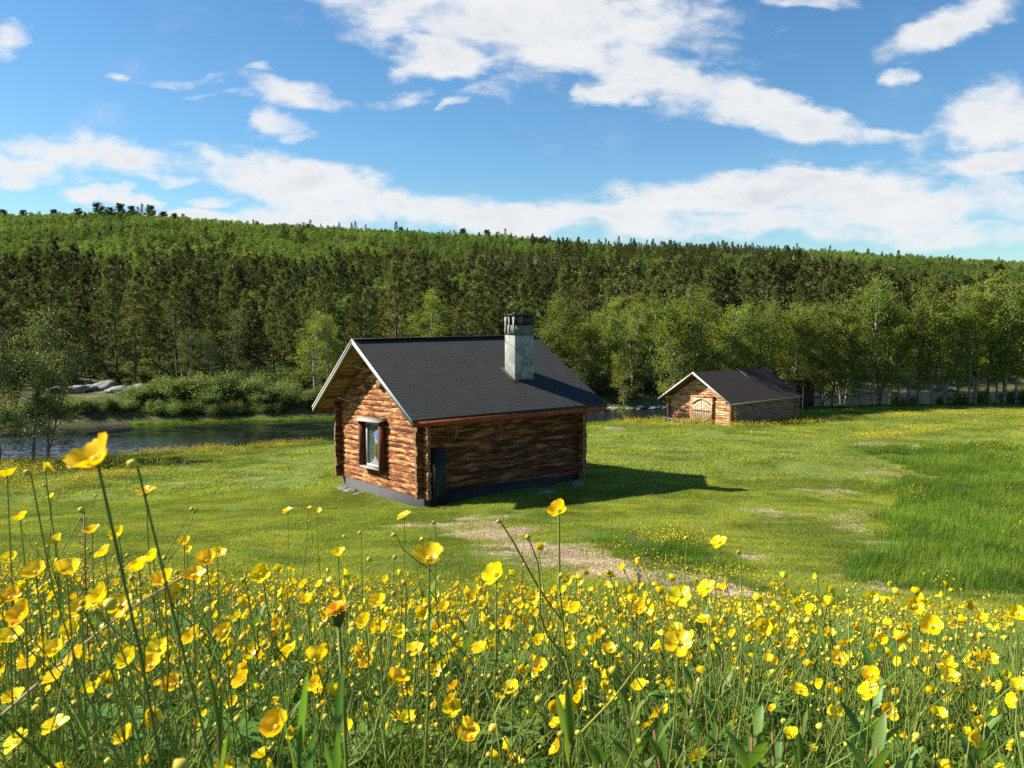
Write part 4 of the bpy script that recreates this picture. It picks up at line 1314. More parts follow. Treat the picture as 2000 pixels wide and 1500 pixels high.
rb = np.interp(u, bp[:, 0], bp[:, 1]) + .010 * fbm(u * 14, rr2 * 60, 91, 3)
isp = rr2 < rb
grove = fbm(pts[:, 0] / 14, pts[:, 1] / 22, 92, 3)
isp = np.where(isp & (grove > .16) & (pts[:, 1] > 95), False, isp)
isp = np.where((~isp) & (rr2 >= rb) & (pr.uniform(size=len(pts)) < .05 + .10 * (grove > .3)), True, isp)
Yq = pts[:, 1] - yfar(pts[:, 0])
keep = np.where(isp, pr.uniform(size=len(pts)) < np.where(Yq < 30, .60, .92), pr.uniform(size=len(pts)) < .97)
# small rocky gaps
keep &= ~((fbm(pts[:, 0] / 10, pts[:, 1] / 10, 95, 3) < -.42) & (Yq > 22))
pts, z, isp, rr2, u, Yq = pts[keep], z[keep], isp[keep], rr2[keep], u[keep], Yq[keep]
N = len(pts)
scl = pr.uniform(.50, .98, N) * (1 + .55 * np.clip(fbm(pts[:, 0] / 16, pts[:, 1] / 22, 98, 3), -.5, .6)) * (1 - .10 * sstep(Yq, 60, 300))
scl = np.where(pr.uniform(size=N) < .22, scl * pr.uniform(.35, .7, N), scl)
sclb = pr.uniform(.62, .95, N)
rz = pr.uniform(0, 6.28, N)
order = np.argsort(pts[:, 1])
pi_ = [i for i in order if isp[i] and abs(u[i]) < .66][:230]
for i in pi_:
    X, Y = pts[i]
    wh = 'behind the far-bank boulders' if u[i] < -.42 else ('above the willow bushes on the far bank' if u[i] < -.2 else ('behind the cabin roof across the river' if u[i] < .12 else 'behind the riverside birches across the river'))
    put_tree('pine_tree', PINE[int(pr.integers(5))], float(X), float(Y), float(rz[i]), float(scl[i]), 'dark olive pine with a bare lower trunk ' + wh, 'pine tree', 'pines ' + wh)
near = np.zeros(N, bool); near[pi_] = True
bi_ = [i for i in order if (not isp[i]) and pts[i, 1] < 100][:60]
for i in bi_:
    X, Y = pts[i]
    put_tree('birch_tree', BIRCH[int(pr.integers(6))], float(X), float(Y), float(rz[i]), float(sclb[i]), 'light green birch in the pine wood across the river', 'birch tree', 'birches in the pine wood')
near[bi_] = True
FPG = [pine(160 + i, bare=[.15, .25, .08, .2][i], wid=[1.05, .9, 1.2, 1.0][i], nb=44, nt=5, blade=.62, dens=9, taper=[.8, .6, .95, .7][i]) for i in range(4)]
FAR_P = [joined('far_pine', a, b, [M['pine_bark'], M['pine_leaf_far']]) for a, b in FPG]
FBG = [birch(120 + i, H=8, nb=24, cl=24, leaf=.20, sub=3.2, low=.12, spread=1.15) for i in range(4)]
FAR_B = [joined('far_birch', a, b, [M['birch_bark'], M['birch_leaf_far']]) for a, b in FBG]
cp_, cb_ = proto_collection('pine_protos', FAR_P), proto_collection('birch_protos', FAR_B)
s_ = isp & ~near
def rot_of(mask): return np.c_[pr.normal(0, .03, mask.sum()), pr.normal(0, .03, mask.sum()), rz[mask]]
scatter('pine_forest', np.c_[pts[s_], z[s_] - .1], rot_of(s_), scl[s_], pr.integers(0, 4, s_.sum()), cp_, None, kind='stuff', label='dark olive pine wood covering the lower hillside across the river', category='forest')
s_ = (~isp) & ~near
scatter('birch_forest', np.c_[pts[s_], z[s_] - .1], rot_of(s_), np.c_[sclb[s_] * 1.1, sclb[s_] * 1.1, sclb[s_]], pr.integers(0, 4, s_.sum()), cb_, None, kind='stuff', label='bright green birch wood covering the upper hillside', category='forest')
UB = [joined('undergrowth_bush', a, b, [M['birch_bark'], M['dark_leaf']]) for a, b in [bush(180 + i, Rr=1.2, H=1.3, cl=34, leaf=.14) for i in range(3)]]
cu_ = proto_collection('undergrowth_protos', UB)
xu = pr.uniform(-46, 62, 1500); yu = yfar(xu) + 3.0 + pr.uniform(0, 1, 1500) ** 1.3 * 38
ku = (fbm(xu / 6, yu / 6, 97, 2) > -.12) & (np.abs(xu / yu) < .75) & ~((xu < -22) & (yu < 66))
xu, yu = xu[ku], yu[ku]
scatter('undergrowth', np.c_[xu, yu, height(xu, yu) - .1], np.c_[np.zeros(len(xu)), np.zeros(len(xu)), pr.uniform(0, 6.28, len(xu))], pr.uniform(.45, 1.15, len(xu)), pr.integers(0, 3, len(xu)), cu_, None, kind='stuff', label='dark low undergrowth between the trunks of the far-bank wood', category='undergrowth')
RP = [tree_src('round_pine', a, b, M['pine_bark'], M['pine_leaf_far']) for a, b in [pine(190 + i, bare=.34, wid=1.5, nb=80, nt=8, blade=.5, dens=14, taper=.28) for i in range(2)]]
# big pines standing on the crest
for (px, s, lab) in [(18, .8, 'round pine at the left end of the skyline'), (60, .75, 'small round pine on the skyline left of the tall pair'), (118, .75, 'dark pine on the skyline above the left birches'), (165, .8, 'broad pine on the left skyline'), (203, 1.15, 'largest dark pine of the left skyline'), (226, .8, 'middling pine next to the largest one on the skyline'), (246, 1.05, 'broad round pine on the skyline right of the largest one'), (268, .85, 'pine between the broad round and the pointed skyline pines'),
                     (305, 1.1, 'pointed dark pine on the skyline where it starts to drop'), (330, .75, 'low broad pine right of the pointed one on the skyline'), (350, .7, 'low pine on the falling left skyline'), (424, .55, 'tiny lone pine on the skyline'), (607, .6, 'lone round pine on the middle skyline'), (785, .7, 'lone dark pine on the skyline above the cabin ridge'), (905, .75, 'pointed pine on the skyline above the chimney'), (952, .75, 'round pine on the skyline right of the pointed one')]:
    Yc_ = 535.0 if px > 380 else 505.0
    uu = (px - 1000) / F
    X = uu * Yc_ * 1.0
    put_tree('pine_tree', RP[int(px) % 2], X, Yc_, px, s * .95 + .35, lab, 'pine tree', sz=s * .72 + .25)

# ------------------------------------------------------------------ meadow plants
def rotz_to(d):
    d = np.asarray(d, float); d = d / np.linalg.norm(d)
    return np.array(Vector(d).to_track_quat('Z', 'Y').to_matrix())


def flower_geo(seed, r=.0115, op=48, ns=7, nt=7, anth=26):
    g = Geo(); rr = random.Random(seed)
    for p in range(5):
        ph = p * 2 * math.pi / 5 + rr.uniform(-.1, .1)
        opn = R(op + rr.uniform(-15, 15)); sc_ = rr.uniform(.92, 1.06)
        tw = rr.uniform(-.12, .12)
        V = []
        for a in range(ns):
            s0 = a / (ns - 1)
            for b in range(nt):
                t = -1 + 2 * b / (nt - 1)
                s = s0 * (1 - .20 * t * t * s0 - .07 * s0 * max(0, 1 - abs(t) * 3) + .02 * math.sin(t * 9 + seed))
                aa = R(8) + (opn - R(8)) * min(1, s * 1.5)
                rho = .06 + s * math.cos(R(10) * .5 + aa * .5); zz = s * math.sin(aa * .62)
                hw = .62 * (s0 ** .85) * math.sqrt(max(0, 1 - max(0, (s0 - .45) / .66) ** 2.2)) + .04
                yy_ = hw * t; zz += .30 * hw * t * t + tw * yy_ * s
                rho -= .07 * t * t * s
                V.append([(rho * math.cos(ph) - yy_ * math.sin(ph)) * r * sc_, (rho * math.sin(ph) + yy_ * math.cos(ph)) * r * sc_, zz * r * sc_])
        q = [[a * nt + b, (a + 1) * nt + b, (a + 1) * nt + b + 1, a * nt + b + 1] for a in range(ns - 1) for b in range(nt - 1)]
        g.add(np.array(V), [q], 0, rr.uniform(.2, .9))
    # centre
    th = np.linspace(0, 2 * math.pi, 7)[:-1]
    V = [[math.cos(t) * .16 * r, math.sin(t) * .16 * r, .05 * r] for t in th] + [[math.cos(t) * .12 * r, math.sin(t) * .12 * r, .24 * r] for t in th] + [[0, 0, .30 * r]]
    g.add(np.array(V), [[[i, (i + 1) % 6, (i + 1) % 6 + 6, i + 6] for i in range(6)], [[i + 6, (i + 1) % 6 + 6, 12] for i in range(6)]], 1, .9)
    if anth:
        rg = np.random.default_rng(seed)
        t = rg.uniform(0, 6.28, anth)
        d = unit(np.c_[np.cos(t), np.sin(t), rg.uniform(.6, 1.4, anth)])
        leaves(d * r * .12, d, r * .30 * np.ones(anth), r * .07 * np.ones(anth), rg, g, 1, rg.uniform(0, .6, anth))
    # sepals under the cup
    g.tube([[0, 0, -.16 * r], [0, 0, .02 * r]], [.05 * r, .16 * r], 6, 2)
    return g


def bud_geo(r=.0035):
    g = Geo(); n, m_ = 7, 5
    V, q = [], []
    for a in range(m_):
        f = a / (m_ - 1); rad_ = math.sin(math.pi * (.06 + .90 * f)) ** .8 * r
        for b in range(n):
            t = 6.283 * b / n
            V.append([rad_ * math.cos(t), rad_ * math.sin(t), f * 2.1 * r])
    for a in range(m_ - 1):
        for b in range(n): q.append([a * n + b, a * n + (b + 1) % n, (a + 1) * n + (b + 1) % n, (a + 1) * n + b])
    g.add(np.array(V), [q, [list(range((m_ - 1) * n, m_ * n))]], 0, .5)
    return g


def strap_leaf(g, base, d, L, w, bend=.5, mat=0, v=.5, n=6, fold=.25, up=np.array([0, 0, 1.])):
    """lanceolate leaf: strip with a folded mid rib, bending down along its length"""
    d = np.asarray(d, float) / np.linalg.norm(d)
    s = np.cross(d, up); s /= np.linalg.norm(s) + 1e-9
    nrm = np.cross(s, d)
    V = []
    for a in range(n + 1):
        f = a / n
        p = np.asarray(base) + d * L * f + (-up * bend * L * f * f * .5)
        hw = w * .5 * math.sin(math.pi * min(1, .08 + .92 * f ** .75)) ** .8 if f < 1 else 0.0002
        V += [p - s * hw + nrm * hw * fold, p, p + s * hw + nrm * hw * fold]
    q = [[a * 3 + b, a * 3 + b + 1, a * 3 + 4 + b, a * 3 + 3 + b] for a in range(n) for b in (0, 1)]
    g.add(np.array(V), [q], mat, v)


FM = [M['petal'], M['anther'], M['bud']]
FLOWER_G = [flower_geo(i, op=[40, 50, 62, 34, 55, 75][i]) for i in range(6)]
FLOWER = [g.mesh('buttercup_flower', FM, True) for g in FLOWER_G]
BUD_G = bud_geo(); BUD = BUD_G.mesh('buttercup_bud', [M['bud']], True)


def stem_curve(p0, p1, r_, n=8, sag=0.05):
    p0, p1 = np.asarray(p0, float), np.asarray(p1, float)
    t = np.linspace(0, 1, n)[:, None]
    L = np.linalg.norm(p1 - p0)
    side = np.array([r_.normal(), r_.normal(), 0]) * sag * L
    return p0 + (p1 - p0) * t + side * np.sin(math.pi * t) * .6 + side * .5 * np.sin(2 * math.pi * t)


def plant_geo(seed, tip, nfl=1, nb=2, sr=.0011, leafy=1.0, mainr=1.0, d0=None):
    """buttercup: origin at the ground, main flower at tip. returns stem Geo, flowers [(pos,dir,scale,variant)], buds"""
    r_ = np.random.default_rng(seed)
    tip = np.asarray(tip, float); H_ = tip[2]
    g = Geo(); fl, bd = [], []
    P = stem_curve((0, 0, -.02), tip, r_, 9)
    g.tube(P, np.linspace(sr * 1.5, sr * .75, 9), 5, 0, cap=False)
    dd = unit(P[-1] - P[-2] + np.array([-.25, -.25, .1])) if d0 is None else np.asarray(d0, float)
    fl.append((tip, dd, mainr, int(r_.integers(6))))
    tot = (nfl - 1) + nb
    for k in range(tot):
        f = r_.uniform(.45, .86); i0 = f * 8
        o = P[int(i0)] + (P[min(8, int(i0) + 1)] - P[int(i0)]) * (i0 % 1)
        a = r_.uniform(0, 6.28)
        L = H_ * (1 - f) * r_.uniform(.55, 1.1) + .03
        e = o + np.array([math.cos(a) * L * .42, math.sin(a) * L * .42, L * .9])
        e[2] = min(e[2], H_ - r_.uniform(.008, .05))
        Q = stem_curve(o, e, r_, 6, .1)
        g.tube(Q, np.linspace(sr * .9, sr * .6, 6), 4, 0, cap=False)
        d = unit(Q[-1] - Q[-2] + r_.normal(0, .15, 3))
        if k < nfl - 1: fl.append((e, unit(d + np.array([-.3, -.2, .2])), r_.uniform(.75, 1.0), int(r_.integers(6))))
        else: bd.append((e, d, r_.uniform(.65, 1.25)))
        for q in range(2):  # bract leaves at the fork
            strap_leaf(g, o, [math.cos(a + q * 2 - 1), math.sin(a + q * 2 - 1), 1.3], r_.uniform(.02, .045), .0028, .3, 1, r_.uniform(.2, .8), 4)
    for k in range(int(4 * leafy)):
        f = r_.uniform(.12, .6); o = P[int(f * 8)]; a = r_.uniform(0, 6.28)
        for q in range(3):
            strap_leaf(g, o, [math.cos(a + (q - 1) * .55), math.sin(a + (q - 1) * .55), .7], r_.uniform(.04, .08), .005, .5, 1, r_.uniform(.2, .8), 4)
    return g, fl, bd


SM = [M['stem'], M['grass']]


def plant_obj(x, y, zg, pg, me, rotz, s, **props):
    root = empty('buttercup', (x, y, zg), rotz, **props); root.scale = (s, s, s)
    g, fl, bd = pg
    obj('stem', me, root)
    for (p, d, k, v) in fl:
        o = obj('flower', FLOWER[v], root, p); o.rotation_euler = Vector(d).to_track_quat('Z', 'Y').to_euler(); o.scale = (k,) * 3
    for (p, d, k) in bd:
        o = obj('bud', BUD, root, p); o.rotation_euler = Vector(d).to_track_quat('Z', 'Y').to_euler(); o.scale = (k,) * 3
    return root


# hand-placed buttercups that stand out in the foreground: survey px, py of the flower, its width in px, facing, words
HERO = [
    (190, 903, 100, (-.35, -.45, .8), 'largest buttercup, wide open against the river at upper left'), (285, 962, 36, (-.1, -.2, 1), 'small-looking buttercup right of the largest one, over mown grass'),
    (88, 920, 34, (.5, .3, .5), 'buttercup seen from behind left of the largest one'), (100, 971, 17, (-.3, -.2, .8), 'tiny buttercup under the one seen from behind'),
    (14, 930, 42, (-.2, 0, .9), 'half-open pale buttercup at the left picture edge'), (790, 1009, 28, (-.4, -.1, .8), 'lone buttercup in front of the near cabin corner'),
    (1092, 998, 42, (-.4, -.5, .6), 'tall buttercup with buds in front of the cabin shadow'), (1405, 1061, 32, (-.4, -.3, .8), 'buttercup standing alone in front of the mown slope'),
    (562, 998, 19, (-.3, -.2, .8), 'leftmost of three small buttercups on a branched stem over the lawn'), (620, 1001, 19, (0, -.3, .8), 'rightmost of three small buttercups on a branched stem over the lawn'), (602, 993, 12, (0, 0, 1), 'middle, smallest of three buttercups on a branched stem'),
    (838, 1096, 72, (0, -.25, .95), 'wide flat buttercup with a shining petal below the cabin'), (970, 1122, 50, (-.5, -.5, .5), 'buttercup turned left in front of the straw patch'),
    (660, 1085, 34, (0, -.2, 1), 'flat buttercup at the upper edge of the meadow left of centre'), (272, 1113, 50, (-.3, -.2, .9), 'bright buttercup, first of a close trio at left'), (322, 1137, 52, (-.2, -.3, .8), 'bright buttercup, second of a close trio at left'),
    (378, 1128, 48, (.1, -.3, .9), 'bright buttercup, third of a close trio at left, beside the dry stalk'), (512, 1122, 42, (-.1, -.8, .5), 'round buttercup facing the camera left of centre'), (130, 1120, 56, (.2, -.2, .9), 'side-on buttercup at the left above the dry stalk'),
    (50, 1202, 62, (-.3, -.5, .5), 'large ragged buttercup near the left edge'), (205, 1165, 54, (-.5, -.5, .5), 'buttercup with folded petals left of the close trio'), (85, 1155, 36, (-.4, -.2, .7), 'leaning buttercup between the two large left ones'),
    (1330, 1165, 42, (-.3, -.6, .6), 'pair-forming buttercup at the edge of the straw patch'), (1382, 1150, 36, (-.5, -.3, .6), 'buttercup turned away right of the straw patch'), (1784, 1185, 36, (0, -.7, .6), 'round buttercup rising above the right meadow edge'),
    (1818, 1225, 44, (-.2, -.6, .7), 'large buttercup at the right below the round one'), (1325, 1258, 54, (-.2, -.6, .7), 'glossy wide buttercup right of centre'), (1320, 1232, 34, (-.2, -.1, .9), 'buttercup just above the glossy wide one'),
    (542, 1423, 68, (-.2, -.5, .8), 'very near buttercup with a white glint at the lower edge left of centre'), (675, 1428, 44, (-.1, -.4, .8), 'buttercup low in the frame right of the glinting one'), (918, 1442, 54, (-.1, -.3, .9), 'flat open buttercup at the bottom centre'),
    (1131, 1370, 46, (-.6, .2, .5), 'buttercup seen from its side on a leaning stem, lower centre'), (1000, 1345, 36, (-.3, -.4, .8), 'buttercup with upright petals in lower centre'), (884, 1385, 38, (-.1, -.5, .8), 'cupped buttercup left of the flat open one'),
    (570, 1272, 40, (-.4, .1, .6), 'orange-toned buttercup tilted left below the hawkweed'), (153, 1285, 48, (-.4, -.4, .6), 'buttercup with spread petals, lower left, above the dry stalk'), (106, 1272, 44, (0, -.5, .8), 'buttercup with a green centre at lower left'),
    (310, 1270, 46, (-.2, -.6, .6), 'upper of two stacked buttercups at lower left'), (293, 1303, 48, (0, -.4, .9), 'lower of two stacked buttercups at lower left'), (182, 1350, 48, (-.3, -.2, .8), 'orange buttercup in the lower left pair'),
    (212, 1332, 44, (.4, -.3, .6), 'upright petal buttercup of the lower left pair'), (290, 1403, 42, (.6, -.2, .3), 'narrow sideways buttercup low at left'), (30, 1365, 46, (-.2, -.3, .9), 'buttercup at the bottom left edge'), (384, 1420, 34, (0, -.4, .8), 'small buttercup at the bottom left of centre'),
    (513, 1478, 38, (-.4, 0, .8), 'buttercup cut by the bottom edge'), (1702, 1322, 42, (-.3, -.4, .7), 'pale shining buttercup, upper of a pair at lower right'), (1700, 1352, 42, (-.5, -.2, .7), 'lower buttercup of the pale pair at lower right'),
    (1855, 1325, 36, (0, -.4, .8), 'buttercup in the right half with one above it'), (1854, 1303, 32, (0, -.2, .9), 'buttercup stacked on the one below at right'), (1733, 1388, 32, (0, -.7, .5), 'round small buttercup at lower right'), (1732, 1443, 34, (-.1, -.3, .9), 'flat buttercup close to the bottom right'),
    (1354, 1348, 28, (-.2, -.3, .8), 'buttercup among broad leaves at lower right'), (1990, 1345, 38, (-.2, -.2, .9), 'buttercup at the right picture edge'), (1475, 1430, 32, (-.3, -.2, .8), 'buttercup over the broad leaves at bottom right'),
    (740, 1180, 40, (-.2, -.4, .8), 'open buttercup right of the hawkweed'), (812, 1270, 34, (-.2, -.3, .8), 'buttercup in the clump below centre'), (1055, 1252, 28, (-.3, -.4, .6), 'narrow buttercup in the centre'), (1110, 1255, 30, (0, -.7, .6), 'round buttercup beside the tall stem'), (1040, 1168, 30, (0, -.7, .6), 'round buttercup in front of the straw'),
    (1126, 1192, 32, (-.4, -.3, .6), 'buttercup against the tall stem'), (868, 1190, 30, (-.2, -.4, .8), 'buttercup left of the leafy shoot in the middle'), (1055, 1302, 32, (-.1, -.5, .8), 'buttercup above the flower-pair at centre bottom'), (850, 1310, 26, (0, -.6, .6), 'small buttercup low left of centre'), (745, 1395, 30, (-.2, -.4, .8), 'buttercup with tall stem at bottom centre-left'),
    (796, 1405, 36, (-.1, -.4, .9), 'buttercup between the cupped one and the stem'), (1500, 1290, 26, (-.1, -.3, .9), 'buttercup right of the glossy wide one'), (1620, 1240, 26, (-.1, -.3, .9), 'buttercup in the dense right band'), (1915, 1210, 28, (-.1, -.5, .9), 'buttercup in the right band near the edge'), (1985, 1200, 34, (-.1, -.6, .7), 'buttercup at the right edge of the band'),
    (455, 1375, 32, (-.2, -.4, .7), 'buttercup by the big blurred leaf'), (360, 1062, 30, (0, -.3, .8), 'upper buttercup of a stacked pair in the left meadow'), (365, 1080, 28, (0, -.3, .8), 'lower buttercup of a stacked pair in the left meadow'), (425, 1085, 34, (.2, -.2, .9), 'side-on buttercup above the close trio'), (180, 1040, 34, (-.1, -.2, .9), 'buttercup on the long stem beneath the largest'), (232, 1045, 36, (-.2, -.5, .7), 'double-looking buttercup under the largest one'),
    (40, 1015, 34, (-.2, -.2, .9), 'buttercup at left under the half-open one'), (20, 1095, 36, (0, -.4, .8), 'buttercup at the left edge in the meadow'), (110, 1060, 34, (-.2, -.4, .8), 'buttercup in the left group below the white seed stalk')]
BUDS = [(268, 910, 34, 'fat yellow bud right of the largest buttercup'), (60, 925, 22, 'green bud on a thick stem left of the largest buttercup'), (480, 1135, 20, 'bud between the trio and the round buttercup'), (793, 1140, 20, 'bud above the wide meadow, left of the flat buttercup'), (1342, 1052, 14, 'tiny bud over the grass right of the tall buttercup'), (1100, 1435, 26, 'round bud at the bottom centre'),
        (1445, 1080, 16, 'tiny pair-stem bud right of the lone buttercup'), (706, 1042, 14, 'tiny bud left of the cabin corner'), (850, 1022, 14, 'tiny bud under the cabin corner'), (672, 1185, 18, 'bud over the hawkweed'), (1133, 1432, 22, 'bud by the tall stem at the bottom'), (165, 1195, 26, 'bud on the long left stem')]
HERO += [(a, b, c, (0, 0, 1), d) for a, b, c, d in BUDS]
BUDSET = {(a, b) for a, b, c, d in BUDS}
EXTRA = [(70, 1120, 46), (160, 1190, 50), (235, 1185, 52), (300, 1092, 40), (345, 1165, 50), (404, 1098, 44), (205, 1082, 36), (20, 1250, 52), (112, 1325, 48), (62, 1300, 46), (255, 1290, 52), (440, 1240, 44), (476, 1330, 42), (110, 1420, 50), (36, 1450, 52), (250, 1440, 50), (382, 1246, 46), (140, 1235, 44), (20, 1170, 46), (335, 1340, 44),
         (600, 1175, 34), (715, 1215, 38), (720, 1300, 36), (780, 1235, 32), (620, 1340, 40), (940, 1270, 34), (1190, 1270, 34), (1250, 1190, 30), (1440, 1200, 28), (1560, 1350, 34), (1640, 1290, 32), (1830, 1400, 38), (1930, 1290, 34), (1250, 1345, 36)]
HERO += [(a, b, c, (-.2 + .3 * math.sin(a), -.45 + .25 * math.cos(b), .8), 'bright open buttercup in the crowded left foreground' if a < 500 else 'bright open buttercup in the middle of the near meadow') for a, b, c in EXTRA]
hs = 1000
n_things = 0
for (px, py, wpx, dr_, lab) in HERO:
    d = ray(px, py); dist = min(F * .0225 / wpx, 1.9)
    P = d * dist / d[1] * 1.0
    r_ = np.random.default_rng(hs)
    bx, by = P[0] * 1.06 + r_.normal(0, .05), P[1] + .03 + abs(r_.normal(0, .05))
    if px == 190: bx, by = P[0] + .06, P[1] + .10
    zg = hz(bx, by)
    tip = np.array([P[0] - bx, P[1] - by, P[2] - zg])
    nb_ = 2 if wpx < 60 else 1
    if px in (1092, 190): nb_ = 3
    pg = plant_geo(hs, tip, 1, nb_, sr=.0010 if px != 1092 else .0016, leafy=.7, mainr=wpx * dist / F / .0205, d0=dr_)
    if (px, py) in BUDSET:
        dist = min(F * .0225 / (wpx * 2.6), 1.9)
        P = d * dist / d[1]; bx, by = P[0] + (.12 if px < 300 else .02), P[1] + .08; zg = hz(bx, by)
        pg = plant_geo(hs, (P[0] - bx, P[1] - by, P[2] - zg), 1, 1, sr=.0009, leafy=.5)
        pg = (pg[0], [], pg[2] + [(pg[1][0][0], pg[1][0][1], .75)])
    root = plant_obj(bx, by, zg, pg, pg[0].mesh('hero_stem', SM), 0, 1.0, label=lab, category='buttercup', group=('open buttercups of the left foreground' if 'crowded' in lab else 'open buttercups of the middle foreground') if lab.startswith('bright open') else 'buttercups standing out in the near meadow')
    hs += 1; n_things += 1

# general meadow population
VAR = []
for i in range(12):
    r_ = np.random.default_rng(500 + i)
    pg = plant_geo(500 + i, (r_.normal(0, .05), r_.normal(0, .05), r_.uniform(.40, .54)), int(r_.integers(1, 4)), int(r_.integers(1, 4)), sr=.0011, leafy=.8)
    VAR.append((pg, pg[0].mesh('buttercup_stem', SM)))
mp_ = np.random.default_rng(33)


def sample(n, y0, y1, wid=.72, pad=.7):
    y = np.sqrt(mp_.uniform(0, 1, n) * ((y1 + .8) ** 2 - (y0 + .8) ** 2) + (y0 + .8) ** 2) - .8
    x = mp_.uniform(-1, 1, n) * (wid * np.maximum(y, 0) + pad)
    return x, y


x, y = sample(620, .45, 3.1, .70, .25)
dens_ = vnoise(x * 1.3, y * 1.3, 61)
x, y = x[dens_ > -.25], y[dens_ > -.25]
# keep the very near line of sight open
top = height(x, y)
o_ = np.argsort(y)
x, y = x[o_], y[o_]
cnt = 0
near_lim = 3.1
for k in range(len(x)):
    if cnt >= 300 - n_things: near_lim = y[k]; break
    s = mp_.uniform(.78, 1.1)
    zg = hz(x[k], y[k])
    # tops of near plants stay under the sight line of the lawn
    tall_ok = -(float(brow(x[k], y[k])) + .10 * mp_.uniform() ** 1.5 - .02) * y[k] - .03
    s = min(s, (tall_ok - zg) / .50)
    if s < .3: continue
    pg, me = VAR[int(mp_.integers(12))]
    plant_obj(float(x[k]), float(y[k]), zg, pg, me, float(mp_.uniform(0, 6.28)), float(s), label='yellow buttercup on a thin branching stem in the dense near meadow', category='buttercup', group='buttercups of the near meadow')
    cnt += 1


def far_plant(seed, nfl, nb, H_=None, res=4):
    r_ = np.random.default_rng(seed)
    g, fl, bd = plant_geo(seed, (r_.normal(0, .05), r_.normal(0, .05), H_ or r_.uniform(.38, .52)), nfl, nb, sr=.0013, leafy=.5)
    G_ = Geo(); G_.merge(g, 0)
    for (p, d, k, v) in fl:
        fg = flower_geo(seed + 7, op=[40, 50, 62, 34, 55, 75][v], ns=4, nt=3, anth=0)
        G_.merge(fg, 2, rotz_to(d) * k, p)
    for (p, d, k) in bd: G_.merge(BUD_G, 4, rotz_to(d) * k, p)
    return G_.mesh('meadow_buttercup', SM + [M['petal'], M['anther'], M['bud']], True)


cmb = proto_collection('buttercup_protos', [far_plant(700 + i, 2 + i % 3, 1 + i % 2) for i in range(8)])
x, y = sample(5600, near_lim - .1, 10.5)
x_, y_ = sample(420, 1.25, near_lim + .3)
x, y = np.r_[x, x_], np.r_[y, y_]
dn = vnoise(x * .9, y * .9, 62) + .6 * vnoise(x * 2.6, y * 2.6, 63)
left = np.clip(-x / 4, 0, 1)
kp = (y < edge_y(x) + mp_.normal(0, .25, len(x))) & (dn + mp_.normal(0, .12, len(x)) > -.18)
x, y = x[kp], y[kp]
scatter('buttercup_meadow', np.c_[x, y, height(x, y)], np.c_[mp_.normal(0, .1, len(x)), mp_.normal(0, .1, len(x)), mp_.uniform(0, 6.28, len(x))], np.clip((-(brow(x, y) + .012 * np.abs(mp_.normal(0, 1, len(x))) - .004) * y - height(x, y)) / .47, .35, mp_.uniform(.75, 1.15, len(x))), mp_.integers(0, 8, len(x)), cmb, None, kind='stuff', label='dense yellow buttercup meadow sloping down towards the lawn', category='buttercups')


# grasses
def tuft(seed, n, rad_, h0, h1, w, lean=.5, lv=4, flat=False):
    r_ = np.random.default_rng(seed)
    a = r_.uniform(0, 6.28, n); rr_ = rad_ * np.sqrt(r_.uniform(0, 1, n))
    b = np.c_[rr_ * np.cos(a), rr_ * np.sin(a), np.zeros(n)]
    h = r_.uniform(h0, h1, n)
    da = a * .3 + r_.uniform(0, 6.28, n); ln_ = np.abs(r_.normal(0, lean, n)) + .08
    D = np.c_[np.cos(da), np.sin(da), np.zeros(n)]
    S = np.c_[-np.sin(da + r_.normal(0, .6, n)), np.cos(da), np.zeros(n)]; S = unit(S)
    V = []
    for k in range(lv + 1):
        t = k / lv
        c = b + D * (h * ln_ * t ** 1.8)[:, None] + np.c_[np.zeros(n), np.zeros(n), h * (t - .35 * ln_ * t * t * (0 if flat else 1))]
        hw = (w * .5 * (1 - t ** 1.6) + .0003) * r_.uniform(.8, 1.2, n)
        V += [c - S * hw[:, None], c + S * hw[:, None]]
    V = np.stack(V, 1)
    m = 2 * (lv + 1)
    base = np.arange(n)[:, None] * m
    q = np.concatenate([base + np.array([2 * k, 2 * k + 1, 2 * k + 3, 2 * k + 2]) for k in range(lv)])
    g = Geo(); g.add(V.reshape(-1, 3), [q], 0, np.repeat(np.clip(r_.uniform(0, 1, n), 0, 1), m))
    return g


def gmesh(name, g, mat, extra=None):
    return g.mesh(name, [mat] + (extra or []))


T_NEAR = []
for i in range(6):
    g = tuft(900 + i, 34, .09, .16, .40, .0038, .45, 5)
    g.merge(tuft(930 + i, 3, .09, .28, .46, .0016, .6, 5), 1)
    g.merge(tuft(970 + i, 12, .11, .12, .30, .0085, .8, 5), 0)
    for q in range(9):
        a_ = rng.uniform(0, 6.28); p_ = np.array([math.cos(a_) * .07, math.sin(a_) * .07, rng.uniform(.08, .26)])
        for w_ in (-.6, 0, .6): strap_leaf(g, p_, [math.cos(a_ * 3 + w_), math.sin(a_ * 3 + w_), .35], rng.uniform(.03, .06), .011, .4, 0, rng.uniform(.3, 1), 4)
    g.merge(tuft(950 + i, 5, .10, .10, .30, .003, .8, 4), 2)
    T_NEAR.append(g.mesh('meadow_grass_tuft', [M['grass'], M['stem'], M['straw']]))
cg = proto_collection('grass_protos', T_NEAR)
x1_, y1_ = sample(2600, .15, 2.6, .75, .5)
x2_, y2_ = sample(4200, 2.6, 10.6, .75, .7)
x, y = np.r_[x1_, x2_], np.r_[y1_, y2_]
kp = y < edge_y(x) + .15
x, y = x[kp], y[kp]
zz = height(x, y)
room = (-(brow(x, y) + .015) * y - zz) / .40
s = np.clip(room, .25, 1.0) * mp_.uniform(.7, 1.1, len(x))
s = np.where(y > edge_y(x) - .8, s * .6, s)
